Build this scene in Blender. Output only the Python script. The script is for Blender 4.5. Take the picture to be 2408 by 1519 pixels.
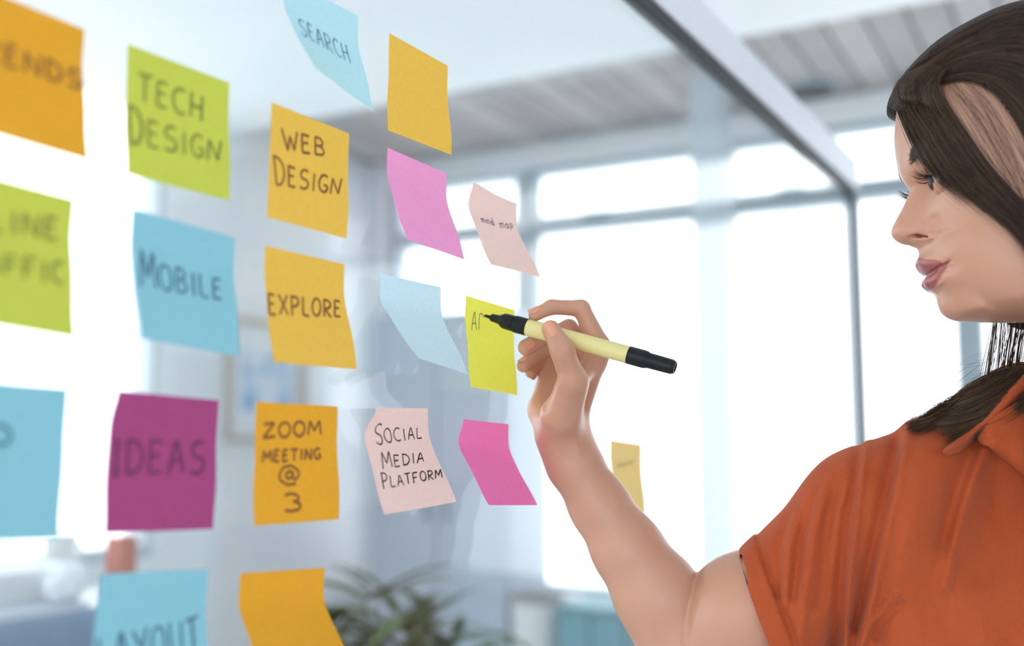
import bpy, bmesh, math, random
import numpy as np
from mathutils import Vector, Matrix
from mathutils.bvhtree import BVHTree

for _o in list(bpy.data.objects):
    bpy.data.objects.remove(_o)
random.seed(7)
rng = np.random.default_rng(7)
scene = bpy.context.scene
COL = scene.collection

# ------------------------------------------------------------------ camera
IMG_W, IMG_H, FPX = 2408.0, 1519.0, 2450.0
PITCH = math.radians(6.26)
CAM = np.array([0.0, 0.0, 1.30])
AX_R = np.array([1.0, 0.0, 0.0])
AX_F = np.array([0.0, math.cos(PITCH), math.sin(PITCH)])
AX_U = np.array([0.0, -math.sin(PITCH), math.cos(PITCH)])
camd = bpy.data.cameras.new('camera')
camd.sensor_width = 36.0
camd.lens = FPX / IMG_W * 36.0
camd.clip_start = 0.05
camd.dof.use_dof = True
camd.dof.focus_distance = 0.815
camd.dof.aperture_fstop = 2.4
camo = bpy.data.objects.new('camera', camd)
COL.objects.link(camo)
camo.location = CAM
camo.rotation_euler = (math.pi / 2 + PITCH, 0, 0)
scene.camera = camo

# ------------------------------------------------------------------ world and exposure
world = bpy.data.worlds.new('world')
scene.world = world
world.use_nodes = True
_bg = world.node_tree.nodes['Background']
_bg.inputs['Color'].default_value = (0.92, 0.965, 1.0, 1)
_bg.inputs['Strength'].default_value = 2.3
vs = scene.view_settings
vs.view_transform = 'Standard'
vs.look = 'None'
vs.exposure = 0.45
vs.gamma = 1.0
vs.use_curve_mapping = False

# ------------------------------------------------------------------ helpers
def tag(o, label=None, cat=None, group=None, kind=None):
    if label: o['label'] = label
    if cat: o['category'] = cat
    if group: o['group'] = group
    if kind: o['kind'] = kind
    return o

def ray(px, py):
    return AX_F + (px - IMG_W / 2) / FPX * AX_R - (py - IMG_H / 2) / FPX * AX_U

def at(px, py, z):
    """world point seen at a pixel, z metres in front of the lens"""
    return CAM + z * ray(px, py)

def to_px(P):
    q = np.asarray(P) - CAM
    z = q @ AX_F
    return IMG_W / 2 + FPX * (q @ AX_R) / z, IMG_H / 2 - FPX * (q @ AX_U) / z, z

def empty(name, loc):
    o = bpy.data.objects.new(name, None)
    o.empty_display_size = 0.05
    COL.objects.link(o)
    o.location = loc
    return o

def mesh_obj(name, verts, faces, mat=None, parent=None, smooth=False):
    me = bpy.data.meshes.new(name)
    me.from_pydata([tuple(map(float, v)) for v in verts], [], [tuple(f) for f in faces])
    if smooth:
        me.polygons.foreach_set('use_smooth', [True] * len(me.polygons))
    me.update()
    o = bpy.data.objects.new(name, me)
    COL.objects.link(o)
    if mat: me.materials.append(mat)
    if parent is not None:
        o.parent = parent
        o.matrix_parent_inverse = Matrix.Translation(-Vector(parent.location))
    return o

def np_mesh(name, verts, quads, mat=None, parent=None, smooth=True, tris=None):
    """fast mesh from numpy arrays"""
    me = bpy.data.meshes.new(name)
    verts = np.asarray(verts, np.float32)
    loops, starts, totals = [], [], []
    if quads is not None and len(quads):
        q = np.asarray(quads, np.int32)
        loops.append(q.ravel()); starts.append(np.arange(len(q)) * 4); totals.append(np.full(len(q), 4))
    if tris is not None and len(tris):
        t = np.asarray(tris, np.int32)
        off = 0 if not loops else len(loops[0])
        loops.append(t.ravel()); starts.append(off + np.arange(len(t)) * 3); totals.append(np.full(len(t), 3))
    L = np.concatenate(loops).astype(np.int32)
    me.vertices.add(len(verts)); me.vertices.foreach_set('co', verts.ravel())
    me.loops.add(len(L)); me.loops.foreach_set('vertex_index', L)
    S = np.concatenate(starts).astype(np.int32)
    me.polygons.add(len(S)); me.polygons.foreach_set('loop_start', S)
    me.polygons.foreach_set('use_smooth', np.full(len(S), smooth, bool))
    me.update(calc_edges=True)
    me.validate()
    o = bpy.data.objects.new(name, me)
    COL.objects.link(o)
    if mat: me.materials.append(mat)
    if parent is not None:
        o.parent = parent
        o.matrix_parent_inverse = Matrix.Translation(-Vector(parent.location))
    return o

BOXF = [(0, 3, 2, 1), (4, 5, 6, 7), (0, 1, 5, 4), (1, 2, 6, 5), (2, 3, 7, 6), (3, 0, 4, 7)]

class Frame:
    """a vertical frame: origin o (z=0), horizontal axis e, height k, normal m"""
    def __init__(s, o, e, m):
        s.o = np.array([o[0], o[1], 0.0]); s.e = np.asarray(e, float); s.m = np.asarray(m, float)
    def p(s, t, h, l):
        return s.o + t * s.e + l * s.m + np.array([0, 0, h])
    def hit(s, px, py, l=0.0):
        r = ray(px, py); o = s.o + l * s.m
        k = ((o - CAM) @ s.m) / (r @ s.m)
        P = CAM + k * r
        return float((P - s.o) @ s.e), float(P[2])
    def box(s, t0, t1, h0, h1, l0, l1):
        v = [s.p(t, h, l) for h in (h0, h1) for t, l in ((t0, l0), (t1, l0), (t1, l1), (t0, l1))]
        return v

def add_box(acc, v):
    n = len(acc[0]); acc[0].extend(v); acc[1].extend([tuple(i + n for i in f) for f in BOXF])

def boxes(name, frame, lst, mat, parent=None, bevel=0.0):
    acc = ([], [])
    for b in lst: add_box(acc, frame.box(*b))
    o = mesh_obj(name, acc[0], acc[1], mat, parent)
    bm = bmesh.new(); bm.from_mesh(o.data); bmesh.ops.recalc_face_normals(bm, faces=bm.faces); bm.to_mesh(o.data); bm.free()
    if bevel:
        md = o.modifiers.new('bevel', 'BEVEL'); md.width = bevel; md.segments = 2; md.limit_method = 'ANGLE'
    return o

def lathe(name, profile, p0, axis, mat, parent=None, seg=40, smooth=True, caps=True):
    """profile: list of (distance along axis, radius)"""
    p0 = np.asarray(p0, float); a = np.asarray(axis, float); a = a / np.linalg.norm(a)
    u = np.cross(a, [0, 0, 1.0] if abs(a[2]) < .9 else [1.0, 0, 0]); u /= np.linalg.norm(u); w = np.cross(a, u)
    V = []; F = []
    for d, r in profile:
        for i in range(seg):
            t = 2 * math.pi * i / seg
            V.append(p0 + a * d + r * (math.cos(t) * u + math.sin(t) * w))
    for j in range(len(profile) - 1):
        for i in range(seg):
            i2 = (i + 1) % seg
            F.append((j * seg + i, j * seg + i2, (j + 1) * seg + i2, (j + 1) * seg + i))
    if caps:
        F.append(tuple(range(seg))[::-1]); F.append(tuple((len(profile) - 1) * seg + i for i in range(seg)))
    o = mesh_obj(name, V, F, mat, parent, smooth=smooth)
    if smooth:
        md = o.modifiers.new('edges', 'EDGE_SPLIT'); md.split_angle = math.radians(38)
    return o

# ------------------------------------------------------------------ materials
MATS = {}
def new_mat(name):
    m = bpy.data.materials.new(name); m.use_nodes = True; MATS[name] = m
    return m, m.node_tree.nodes, m.node_tree.links

def pbr(name, col, rough=0.5, noise=0.0, nscale=40.0, bump=0.0, bscale=200.0, metal=0.0, sheen=0.0, spec=0.5, coat=0.0):
    m, N, L = new_mat(name)
    b = N['Principled BSDF']
    b.inputs['Roughness'].default_value = rough
    b.inputs['Metallic'].default_value = metal
    b.inputs['Specular IOR Level'].default_value = spec
    b.inputs['Sheen Weight'].default_value = sheen
    b.inputs['Coat Weight'].default_value = coat
    tc = N.new('ShaderNodeTexCoord')
    n = N.new('ShaderNodeTexNoise'); n.inputs['Scale'].default_value = nscale; n.inputs['Detail'].default_value = 4
    L.new(tc.outputs['Object'], n.inputs['Vector'])
    r = N.new('ShaderNodeMix'); r.data_type = 'RGBA'; r.blend_type = 'MIX'
    r.inputs['A'].default_value = (*[c * (1 - noise) for c in col], 1)
    r.inputs['B'].default_value = (*[min(1, c * (1 + noise)) for c in col], 1)
    L.new(n.outputs['Fac'], r.inputs['Factor']); L.new(r.outputs['Result'], b.inputs['Base Color'])
    if bump:
        n2 = N.new('ShaderNodeTexNoise'); n2.inputs['Scale'].default_value = bscale; n2.inputs['Detail'].default_value = 3
        L.new(tc.outputs['Object'], n2.inputs['Vector'])
        bp = N.new('ShaderNodeBump'); bp.inputs['Strength'].default_value = bump; bp.inputs['Distance'].default_value = 0.001
        L.new(n2.outputs['Fac'], bp.inputs['Height']); L.new(bp.outputs['Normal'], b.inputs['Normal'])
    return m

def glass_mat(name, tint=(0.975, 0.99, 0.99), ior=1.5):
    m, N, L = new_mat(name)
    N.remove(N['Principled BSDF'])
    out = N['Material Output']
    tr = N.new('ShaderNodeBsdfTransparent'); tr.inputs['Color'].default_value = (*tint, 1)
    gl = N.new('ShaderNodeBsdfGlossy'); gl.inputs['Roughness'].default_value = 0.0
    lw = N.new('ShaderNodeLayerWeight'); lw.inputs['Blend'].default_value = 0.5
    pw = N.new('ShaderNodeMath'); pw.operation = 'POWER'; pw.inputs[1].default_value = 5.0
    r0 = ((ior - 1) / (ior + 1)) ** 2
    fr = N.new('ShaderNodeMath'); fr.operation = 'MULTIPLY_ADD'; fr.inputs[1].default_value = 1 - r0; fr.inputs[2].default_value = r0
    L.new(lw.outputs['Facing'], pw.inputs[0]); L.new(pw.outputs[0], fr.inputs[0])
    mx = N.new('ShaderNodeMixShader')
    L.new(fr.outputs[0], mx.inputs['Fac']); L.new(tr.outputs['BSDF'], mx.inputs[1]); L.new(gl.outputs['BSDF'], mx.inputs[2])
    L.new(mx.outputs['Shader'], out.inputs['Surface'])
    return m

def paper(name, col, trans=0.42):
    m, N, L = new_mat(name)
    N.remove(N['Principled BSDF'])
    out = N['Material Output']
    tc = N.new('ShaderNodeTexCoord')
    n = N.new('ShaderNodeTexNoise'); n.inputs['Scale'].default_value = 260; n.inputs['Detail'].default_value = 5
    L.new(tc.outputs['Object'], n.inputs['Vector'])
    mixc = N.new('ShaderNodeMix'); mixc.data_type = 'RGBA'
    mixc.inputs['A'].default_value = (*[c * 0.94 for c in col], 1)
    mixc.inputs['B'].default_value = (*[min(1, c * 1.06) for c in col], 1)
    L.new(n.outputs['Fac'], mixc.inputs['Factor'])
    bp = N.new('ShaderNodeBump'); bp.inputs['Strength'].default_value = 0.12; bp.inputs['Distance'].default_value = 0.0004
    L.new(n.outputs['Fac'], bp.inputs['Height'])
    df = N.new('ShaderNodeBsdfDiffuse'); tl = N.new('ShaderNodeBsdfTranslucent')
    for s in (df, tl):
        L.new(mixc.outputs['Result'], s.inputs['Color'])
    L.new(bp.outputs['Normal'], df.inputs['Normal'])
    mx = N.new('ShaderNodeMixShader'); mx.inputs['Fac'].default_value = trans
    L.new(df.outputs['BSDF'], mx.inputs[1]); L.new(tl.outputs['BSDF'], mx.inputs[2])
    L.new(mx.outputs['Shader'], out.inputs['Surface'])
    return m

M_white = pbr('white_plaster', (0.82, 0.85, 0.87), 0.7, 0.03, 3)
M_ceil = pbr('ceiling_white', (0.84, 0.87, 0.88), 0.75, 0.02, 3)
M_floor = pbr('floor_pale', (0.62, 0.63, 0.64), 0.5, 0.06, 6)
M_alu = pbr('frame_grey', (0.36, 0.43, 0.47), 0.45, 0.03, 8)
M_frame_white = pbr('frame_pale', (0.50, 0.57, 0.61), 0.45, 0.03, 8)
M_rail = pbr('rail_aluminium', (0.84, 0.86, 0.92), 0.4, 0.02, 20)
M_rubber = pbr('rubber_black', (0.012, 0.018, 0.02), 0.5, 0.1, 30)
M_post = pbr('post_grey', (0.12, 0.15, 0.19), 0.4, 0.05, 30)
M_slat = pbr('slat_greybrown', (0.33, 0.31, 0.31), 0.6, 0.18, 5)
M_slat2 = pbr('slat_palegrey', (0.40, 0.38, 0.375), 0.6, 0.15, 5)
M_dark = pbr('dark_backing', (0.22, 0.21, 0.21), 0.8, 0.05, 5)
M_grey = pbr('cabinet_greyblue', (0.42, 0.48, 0.56), 0.5, 0.05, 4)
M_glass = glass_mat('window_glass', (0.99, 0.995, 1.0), 1.45)
M_pglass = glass_mat('partition_glass', (0.975, 0.99, 0.99), 1.52)

# ------------------------------------------------------------------ frames of the room
BETA = math.radians(31.86)
DG = 0.48
g_d = np.array([math.sin(BETA), math.cos(BETA), 0]); g_n = np.array([math.cos(BETA), -math.sin(BETA), 0])
GLASS = Frame(CAM - DG * g_n, g_d, g_n)          # the partition: front face at l = 0
WANG = math.radians(60.8)
w_e = np.array([-math.sin(WANG), math.cos(WANG), 0]); w_m = np.array([-math.cos(WANG), -math.sin(WANG), 0])
BACK = Frame(at(1690, 1029, 4.5), w_e, w_m)      # window wall
t_corner, _ = BACK.hit(868, 1029)
LEFT = Frame(BACK.p(t_corner, 0, 0), g_d, g_n)   # wall beyond the partition, parallel to it
RIGHT = Frame(CAM + 3.4 * g_n, g_d, -g_n)
REAR = Frame(CAM + 3.0 * w_m, w_e, -w_m)

def meet(f1, f2):
    A = np.array([f1.m[:2], f2.m[:2]]); b = np.array([f1.m[:2] @ f1.o[:2], f2.m[:2] @ f2.o[:2]])
    return np.linalg.solve(A, b)
c_bl = meet(BACK, LEFT); c_br = meet(BACK, RIGHT); c_rr = meet(REAR, RIGHT); c_rl = meet(REAR, LEFT)

def prism(name, poly, z0, z1, mat, parent=None):
    n = len(poly); V = [(p[0], p[1], z0) for p in poly] + [(p[0], p[1], z1) for p in poly]
    F = [tuple(range(n))[::-1], tuple(range(n, 2 * n))] + [(i, (i + 1) % n, (i + 1) % n + n, i + n) for i in range(n)]
    o = mesh_obj(name, V, F, mat, parent)
    bm = bmesh.new(); bm.from_mesh(o.data); bmesh.ops.recalc_face_normals(bm, faces=bm.faces); bm.to_mesh(o.data); bm.free()
    return o

H_CEIL = 2.64          # white plaster ceiling
H_SLAT = 2.72          # slatted strip along the windows
tag(prism('floor', [c_bl, c_br, c_rr, c_rl], -0.1, 0.0, M_floor), kind='structure')
# bulkhead edge seen at (1640, 108)
r_ = ray(1640, 108); Pe = CAM + r_ * (H_CEIL - CAM[2]) / r_[2]
EDGE_L = float((Pe - BACK.o) @ BACK.m)           # distance of the edge from the window wall
EDGE = Frame(BACK.p(0, 0, EDGE_L), w_e, w_m)
c_el = meet(EDGE, LEFT); c_er = meet(EDGE, RIGHT)
tag(prism('ceiling', [c_el, c_er, c_rr, c_rl], H_CEIL, H_CEIL + 0.3, M_ceil), kind='structure')
cs = tag(prism('ceiling', [c_bl, c_br, c_er, c_el], H_SLAT + 0.03, H_SLAT + 0.22, M_dark), kind='structure')

# slats of the lowered ceiling strip, running from the bulkhead to the windows
t_r = float((np.append(c_br, 0) - BACK.o) @ BACK.e)
slat_me = None
t = t_corner - 0.12; k = 0
while t > t_r + 0.2:
    o = boxes('plank', BACK, [(t - 0.125, t, H_SLAT, H_SLAT + 0.028, 0.02, EDGE_L - 0.02)], M_slat if k % 3 else M_slat2, cs)
    t -= 0.135; k += 1
# dark recessed downlight among the slats
P = at(1905, 205, 1.0) - CAM; P = CAM + P * (H_SLAT - CAM[2]) / P[2]
dl = empty('ceiling_downlight', P)
lathe('trim_ring', [(-0.016, 0.105), (-0.004, 0.112), (0.0, 0.112)], P, (0, 0, 1), M_alu, dl, 24)
lathe('lens', [(-0.016, 0.02), (-0.016, 0.095), (-0.010, 0.098)], P - np.array([0, 0, .003]), (0, 0, 1), M_rubber, dl, 24)
tag(dl, 'dark round downlight in the slatted ceiling strip above the windows', 'ceiling light')

# ---- window wall
_, H_HEAD = BACK.hit(1670, 335)
_, H_TR = BACK.hit(1670, 482)
_, H_SILL = BACK.hit(1250, 1402)
t_m1, _ = BACK.hit(1228, 800); t_m2, _ = BACK.hit(1697, 800)
SP = t_m1 - t_m2
mull = [t_corner - 0.10, t_m1, t_m2]
while mull[-1] - SP > t_r + 0.3: mull.append(mull[-1] - SP)
mull.append(t_r + 0.12)
TH = 0.20
acc = [(t_r - TH, t_corner + TH, 0, H_SILL, -TH, 0), (t_r - TH, t_corner + TH, H_HEAD, H_SLAT + 0.25, -TH, 0),
       (t_corner - 0.10, t_corner + TH, H_SILL, H_HEAD, -TH, 0), (t_r - TH, t_r + 0.12, H_SILL, H_HEAD, -TH, 0)]
tag(boxes('wall_back', BACK, acc, M_white), kind='structure')
def window(n, fr, t0, t1, h0, h1, htr, mat, bar=0.035, trh=0.04, l0=-0.12, l1=-0.02):
    w = empty('window_%d' % n, fr.p((t0 + t1) / 2, h0, -0.06)); tag(w, kind='structure')
    boxes('window_frame', fr, [(t0, t0 + bar, h0, h1, l0, l1), (t1 - bar, t1, h0, h1, l0, l1), (t0 + bar, t1 - bar, h0, h0 + .05, l0, l1), (t0 + bar, t1 - bar, h1 - .03, h1, l0, l1)], mat, w)
    cuts = [h0 + .05, h1 - .03]
    if htr:
        boxes('transom', fr, [(t0 + bar, t1 - bar, htr - trh, htr + trh, l0, l1)], mat, w)
        cuts = [h0 + .05, htr - trh, htr + trh, h1 - .03]
    for a, b in zip(cuts[::2], cuts[1::2]):
        boxes('pane', fr, [(t0 + bar, t1 - bar, a, b, -0.073, -0.067)], M_glass, w)
    return w
wn = 1
for a, b in zip(mull[:-1], mull[1:]):
    window(wn, BACK, b, a, H_SILL, H_HEAD, H_TR, M_frame_white if wn < 2 else M_alu, 0.05 if wn > 1 else 0.05); wn += 1
tag(boxes('trim_1', BACK, [(t_r + .12, t_corner - .1, H_SILL, H_SILL + 0.03, -0.1, 0.14)], M_white, bevel=0.005), kind='structure')

# column in front of the windows
P0 = at(1688, 1029, 3.75)
tcol = float((P0 - BACK.o) @ BACK.e); lcol = float((P0 - BACK.o) @ BACK.m)
tag(boxes('trim_2', BACK, [(tcol - .062, tcol + .062, 0, H_SLAT, lcol - .06, lcol + .06)], M_frame_white, bevel=0.01), kind='structure')

# ---- wall beyond the partition, with its own bright window on the left
a_w, h_w = LEFT.hit(408, 90)
_, h_ws = LEFT.hit(200, 1330)
a_end = float((np.append(c_rl, 0) - LEFT.o) @ LEFT.e)
acc = [(a_end - TH, 0, h_w, H_CEIL + .3, -TH, 0), (a_end - TH, 0, 0, h_ws, -TH, 0), (a_w, 0, h_ws, h_w, -TH, 0), (a_end - TH, a_end + 0.4, h_ws, h_w, -TH, 0)]
tag(boxes('wall_left', LEFT, acc, M_white), kind='structure')
nb = 3; seg = (a_w - a_end - 0.4) / nb
for i in range(nb):
    window(wn, LEFT, a_end + .4 + i * seg, a_end + .4 + (i + 1) * seg, h_ws, h_w, None, M_frame_white, 0.03); wn += 1
# ---- the two walls behind the viewer, right solid, rear windows added for fill light
for nm, fr, ca, cb in (('wall_right', RIGHT, c_br, c_rr), ('wall_rear', REAR, c_rl, c_rr)):
    ta = float((np.append(ca, 0) - fr.o) @ fr.e); tb = float((np.append(cb, 0) - fr.o) @ fr.e)
    t0, t1 = min(ta, tb), max(ta, tb); s0, s1 = 0.25, 2.52
    nb = 5; seg = (t1 - t0) / nb; pier = 0.06
    if nm == 'wall_right':
        tag(boxes(nm, fr, [(t0 - TH, t1 + TH, 0, H_CEIL + .3, -TH, 0)], M_white), kind='structure')
        continue
    acc = [(t0 - TH, t1 + TH, 0, s0, -TH, 0), (t0 - TH, t1 + TH, s1, H_CEIL + .3, -TH, 0)]
    for i in range(nb + 1):
        acc.append((t0 + i * seg - (pier if i else TH), t0 + i * seg + (pier if i < nb else TH), s0, s1, -TH, 0))
    tag(boxes(nm, fr, acc, M_white), kind='structure')
    for i in range(nb):
        window(wn, fr, t0 + i * seg + pier, t0 + (i + 1) * seg - pier, s0, s1, None, M_alu); wn += 1

# ------------------------------------------------------------------ glass partition
a_far, _ = GLASS.hit(2017, 760)
r_a1, r_h1 = GLASS.hit(2010, 456); r_a0, r_h0 = GLASS.hit(1512, 0)
def h_rail(a): return r_h1 + (r_h0 - r_h1) * (a - r_a1) / (r_a0 - r_a1)
A_NEAR = -1.2
part = empty('glass_partition', GLASS.p(0.6, 0, 0))
tag(part, 'clear glass partition covered with sticky notes, white metal rail on top', 'partition')
def strip(name, a0, a1, lo_, hi_, l0, l1, mat, bevel=0.0, base=None):
    """a bar along the top of the glass, following its slightly falling edge"""
    v = [GLASS.p(a, (base if (base is not None and q == 0) else h_rail(a) + (lo_, hi_)[q]), l) for q in (0, 1) for a, l in ((a0, l0), (a1, l0), (a1, l1), (a0, l1))]
    o = mesh_obj(name, v, BOXF, mat, part)
    bm = bmesh.new(); bm.from_mesh(o.data); bmesh.ops.recalc_face_normals(bm, faces=bm.faces); bm.to_mesh(o.data); bm.free()
    if bevel:
        md = o.modifiers.new('b', 'BEVEL'); md.width = bevel; md.segments = 2
    return o
strip('glass_pane', A_NEAR, a_far, 0, 0, -.010, 0, M_pglass, base=0.0)
strip('top_rail', A_NEAR, a_far + .012, .005, .064, -.02, .009, M_rail, .002)
strip('gasket', A_NEAR, a_far, -.007, .0055, -.014, .005, M_rubber)
strip('end_post', a_far - .004, a_far + .022, 0, .005, -.018, .006, M_post, base=0.0)

# ------------------------------------------------------------------ sticky notes on the partition
# along, height, rotation, size, lift angle left, lift angle right, peeled corner
NOTES = {
 'trends': (0.2616, 1.5202, -0.0295, 0.0754, 0.2050, 0.2085, -0.0000), # err 10.6
 'tech': (0.3643, 1.5190, -0.0047, 0.0752, 0.0643, 0.0872, -0.0000), # err 12.1
 'web': (0.4760, 1.5165, -0.0224, 0.0762, -0.0241, 0.0331, 0.0000), # err 2.4
 'search': (0.4838, 1.6046, 0.0001, 0.0761, 0.5444, 0.2963, -0.0000), # err 6.8
 'blank_top': (0.5959, 1.6038, -0.0237, 0.0763, 0.0159, 0.1148, -0.0000), # err 3.9
 'pink': (0.5956, 1.5150, -0.0390, 0.0763, 0.3816, 0.3703, -0.0000), # err 5.3
 'mind': (0.7020, 1.5101, -0.0253, 0.0761, 0.4491, 0.5012, 0.0055), # err 3.0
 'traffic': (0.2603, 1.4280, -0.0504, 0.0750, 0.2692, 0.2111, -0.0000), # err 13.4
 'mobile': (0.3724, 1.4264, -0.0520, 0.0757, 0.2850, 0.2285, 0.0000), # err 2.9
 'explore': (0.4735, 1.4217, -0.0176, 0.0762, 0.1929, 0.2724, -0.0000), # err 2.4
 'sky': (0.5888, 1.4189, -0.0103, 0.0762, 0.7033, 0.5052, -0.0000), # err 3.8
 'art': (0.6998, 1.4156, -0.0480, 0.0760, 0.1472, 0.0919, -0.0000), # err 1.3
 'o': (0.2612, 1.3280, -0.0421, 0.0758, 0.1678, 0.0512, 0.0000), # err 5.0
 'ideas': (0.3633, 1.3250, -0.0397, 0.0756, 0.0359, 0.0495, 0.0052), # err 7.0
 'zoom': (0.4693, 1.3221, -0.0155, 0.0761, 0.0300, 0.0809, 0.0000), # err 3.4
 'social': (0.5724, 1.3204, 0.0245, 0.0765, 0.3432, 0.4823, 0.0118), # err 5.3
 'magenta': (0.6903, 1.3144, -0.0398, 0.0761, 0.5995, 0.5574, 0.0051), # err 1.6
 'layout': (0.3607, 1.2285, -0.0705, 0.0744, -0.0373, 0.1836, -0.0000), # err 16.6
 'blank_bottom': (0.4600, 1.2182, -0.0614, 0.0755, 0.5913, 0.6306, 0.0000), # err 10.5
 'far': (0.9616, 1.2974, -0.0637, 0.0755, 0.1719, 0.1073, 0.0000), # err 6.8
}
TEXT = {
 'trends': [('TRENDS', (0.093, 0.319), (0.994, 0.331), (0.978, 0.470), (0.088, 0.495))],
 'tech': [('TECH', (0.096, 0.197), (0.736, 0.196), (0.728, 0.397), (0.100, 0.395)), ('DESIGN', (0.017, 0.537), (0.909, 0.532), (0.877, 0.708), (0.025, 0.754))],
 'web': [('WEB', (0.123, 0.204), (0.675, 0.149), (0.682, 0.298), (0.160, 0.375)), ('DESIGN', (0.045, 0.517), (0.916, 0.464), (0.872, 0.619), (0.078, 0.698))],
 'search': [('SEARCH', (0.141, 0.330), (0.800, 0.374), (0.783, 0.578), (0.086, 0.547))],
 'mind': [('mind', (0.185, 0.356), (0.454, 0.320), (0.458, 0.399), (0.190, 0.416)), ('map', (0.585, 0.324), (0.925, 0.260), (0.900, 0.332), (0.576, 0.406))],
 'traffic': [('ONLINE', (0.076, 0.230), (0.899, 0.162), (0.900, 0.314), (0.077, 0.386)), ('TRAFFIC', (0.071, 0.546), (0.940, 0.477), (0.932, 0.633), (0.066, 0.666))],
 'mobile': [('MOBILE', (0.068, 0.361), (0.865, 0.385), (0.843, 0.555), (0.062, 0.586))],
 'explore': [('EXPLORE', (0.011, 0.409), (0.942, 0.357), (0.903, 0.513), (0.010, 0.590))],
 'art': [('A/', (0.121, 0.159), (0.373, 0.144), (0.337, 0.326), (0.105, 0.363))],
 'o': [('O', (0.461, 0.274), (0.609, 0.275), (0.615, 0.398), (0.466, 0.395))],
 'ideas': [('IDEAS', (0.041, 0.352), (0.894, 0.327), (0.886, 0.567), (0.048, 0.592))],
 'zoom': [('ZOOM', (0.087, 0.176), (0.784, 0.128), (0.783, 0.255), (0.083, 0.298)), ('MEETING', (0.080, 0.396), (0.787, 0.377), (0.784, 0.467), (0.082, 0.496)), ('@', (0.274, 0.518), (0.525, 0.520), (0.523, 0.693), (0.275, 0.687)), ('3', (0.333, 0.755), (0.532, 0.761), (0.530, 0.900), (0.324, 0.902))],
 'social': [('SOCIAL', (0.121, 0.190), (0.898, 0.195), (0.874, 0.298), (0.155, 0.340)), ('MEDIA', (0.162, 0.457), (0.824, 0.451), (0.774, 0.549), (0.145, 0.582)), ('PLATFORM', (0.090, 0.656), (0.987, 0.643), (0.940, 0.732), (0.079, 0.770))],
 'layout': [('LAYOUT', (0.027, 0.441), (0.922, 0.364), (0.933, 0.612), (0.067, 0.661))],
 'far': [('~', (0.205, 0.298), (0.754, 0.215), (0.748, 0.298), (0.185, 0.380))],
}

M_ink = pbr('ink_brown_black', (0.035, 0.018, 0.02), 0.5, 0.1, 60)
M_ink_o = pbr('ink_on_orange', (0.27, 0.10, 0.015), 0.6, 0.15, 200)
M_ink_l = pbr('ink_on_lime', (0.25, 0.26, 0.035), 0.6, 0.15, 200)
M_ink_b = pbr('ink_on_blue', (0.07, 0.18, 0.28), 0.6, 0.15, 200)
M_ink_p = pbr('ink_on_plum', (0.15, 0.022, 0.085), 0.6, 0.15, 200)
PAPER = {
 'orange': paper('paper_orange', (0.86, 0.41, 0.040)), 'amber': paper('paper_amber', (0.90, 0.54, 0.095)),  # amber: orange paper with nearness to the light put into its colour
 'lime': paper('paper_lime', (0.62, 0.66, 0.10)), 'blue': paper('paper_blue', (0.30, 0.60, 0.70)),
 'paleblue': paper('paper_paleblue', (0.64, 0.83, 0.90)), 'aqua': paper('paper_aqua', (0.52, 0.79, 0.85)),
 'pink': paper('paper_pink', (0.92, 0.36, 0.63)), 'magenta': paper('paper_magenta', (0.93, 0.22, 0.48)),
 'peach': paper('paper_peach', (0.93, 0.66, 0.60)), 'yellow': paper('paper_yellow', (0.90, 0.86, 0.12)),
 'plum': paper('paper_plum', (0.43, 0.08, 0.225)), 'sand': paper('paper_sand', (0.92, 0.68, 0.28)),
}
NOTE_INFO = {
 'trends': ('orange', M_ink_o, 'orange sticky note reading TRENDS, at the top left corner'),
 'tech': ('lime', M_ink_l, 'lime green sticky note reading TECH DESIGN'),
 'web': ('amber', M_ink_o, 'orange sticky note reading WEB DESIGN'),
 'search': ('aqua', M_ink_b, 'pale blue sticky note reading SEARCH, its lower end lifting off the glass'),
 'blank_top': ('amber', None, 'blank amber sticky note right of the SEARCH note'),
 'pink': ('pink', None, 'blank pink sticky note directly under the blank amber one'),
 'mind': ('peach', M_ink, 'peach sticky note with small handwriting mind map'),
 'traffic': ('lime', M_ink_l, 'lime green sticky note reading ONLINE TRAFFIC at the left edge'),
 'mobile': ('blue', M_ink_b, 'blue sticky note reading MOBILE'),
 'explore': ('amber', M_ink_o, 'orange sticky note reading EXPLORE'),
 'sky': ('paleblue', None, 'blank pale blue sticky note hanging left of the yellow one'),
 'art': ('yellow', M_ink, 'bright yellow sticky note being written on with the marker'),
 'o': ('blue', M_ink_b, 'blue sticky note left of the plum IDEAS note, ending in the letter O'),
 'ideas': ('plum', M_ink_p, 'plum purple sticky note reading IDEAS'),
 'zoom': ('orange', M_ink_o, 'orange sticky note reading ZOOM MEETING @ 3'),
 'social': ('peach', M_ink, 'peach sticky note reading SOCIAL MEDIA PLATFORM'),
 'magenta': ('magenta', None, 'blank hot pink sticky note beside SOCIAL MEDIA PLATFORM'),
 'layout': ('blue', M_ink_b, 'blue sticky note reading LAYOUT at the bottom edge'),
 'blank_bottom': ('orange', None, 'blank orange sticky note below ZOOM MEETING, bottom lifting off'),
 'far': ('sand', M_ink_o, 'small pale amber sticky note behind the raised forearm'),
}

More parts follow.
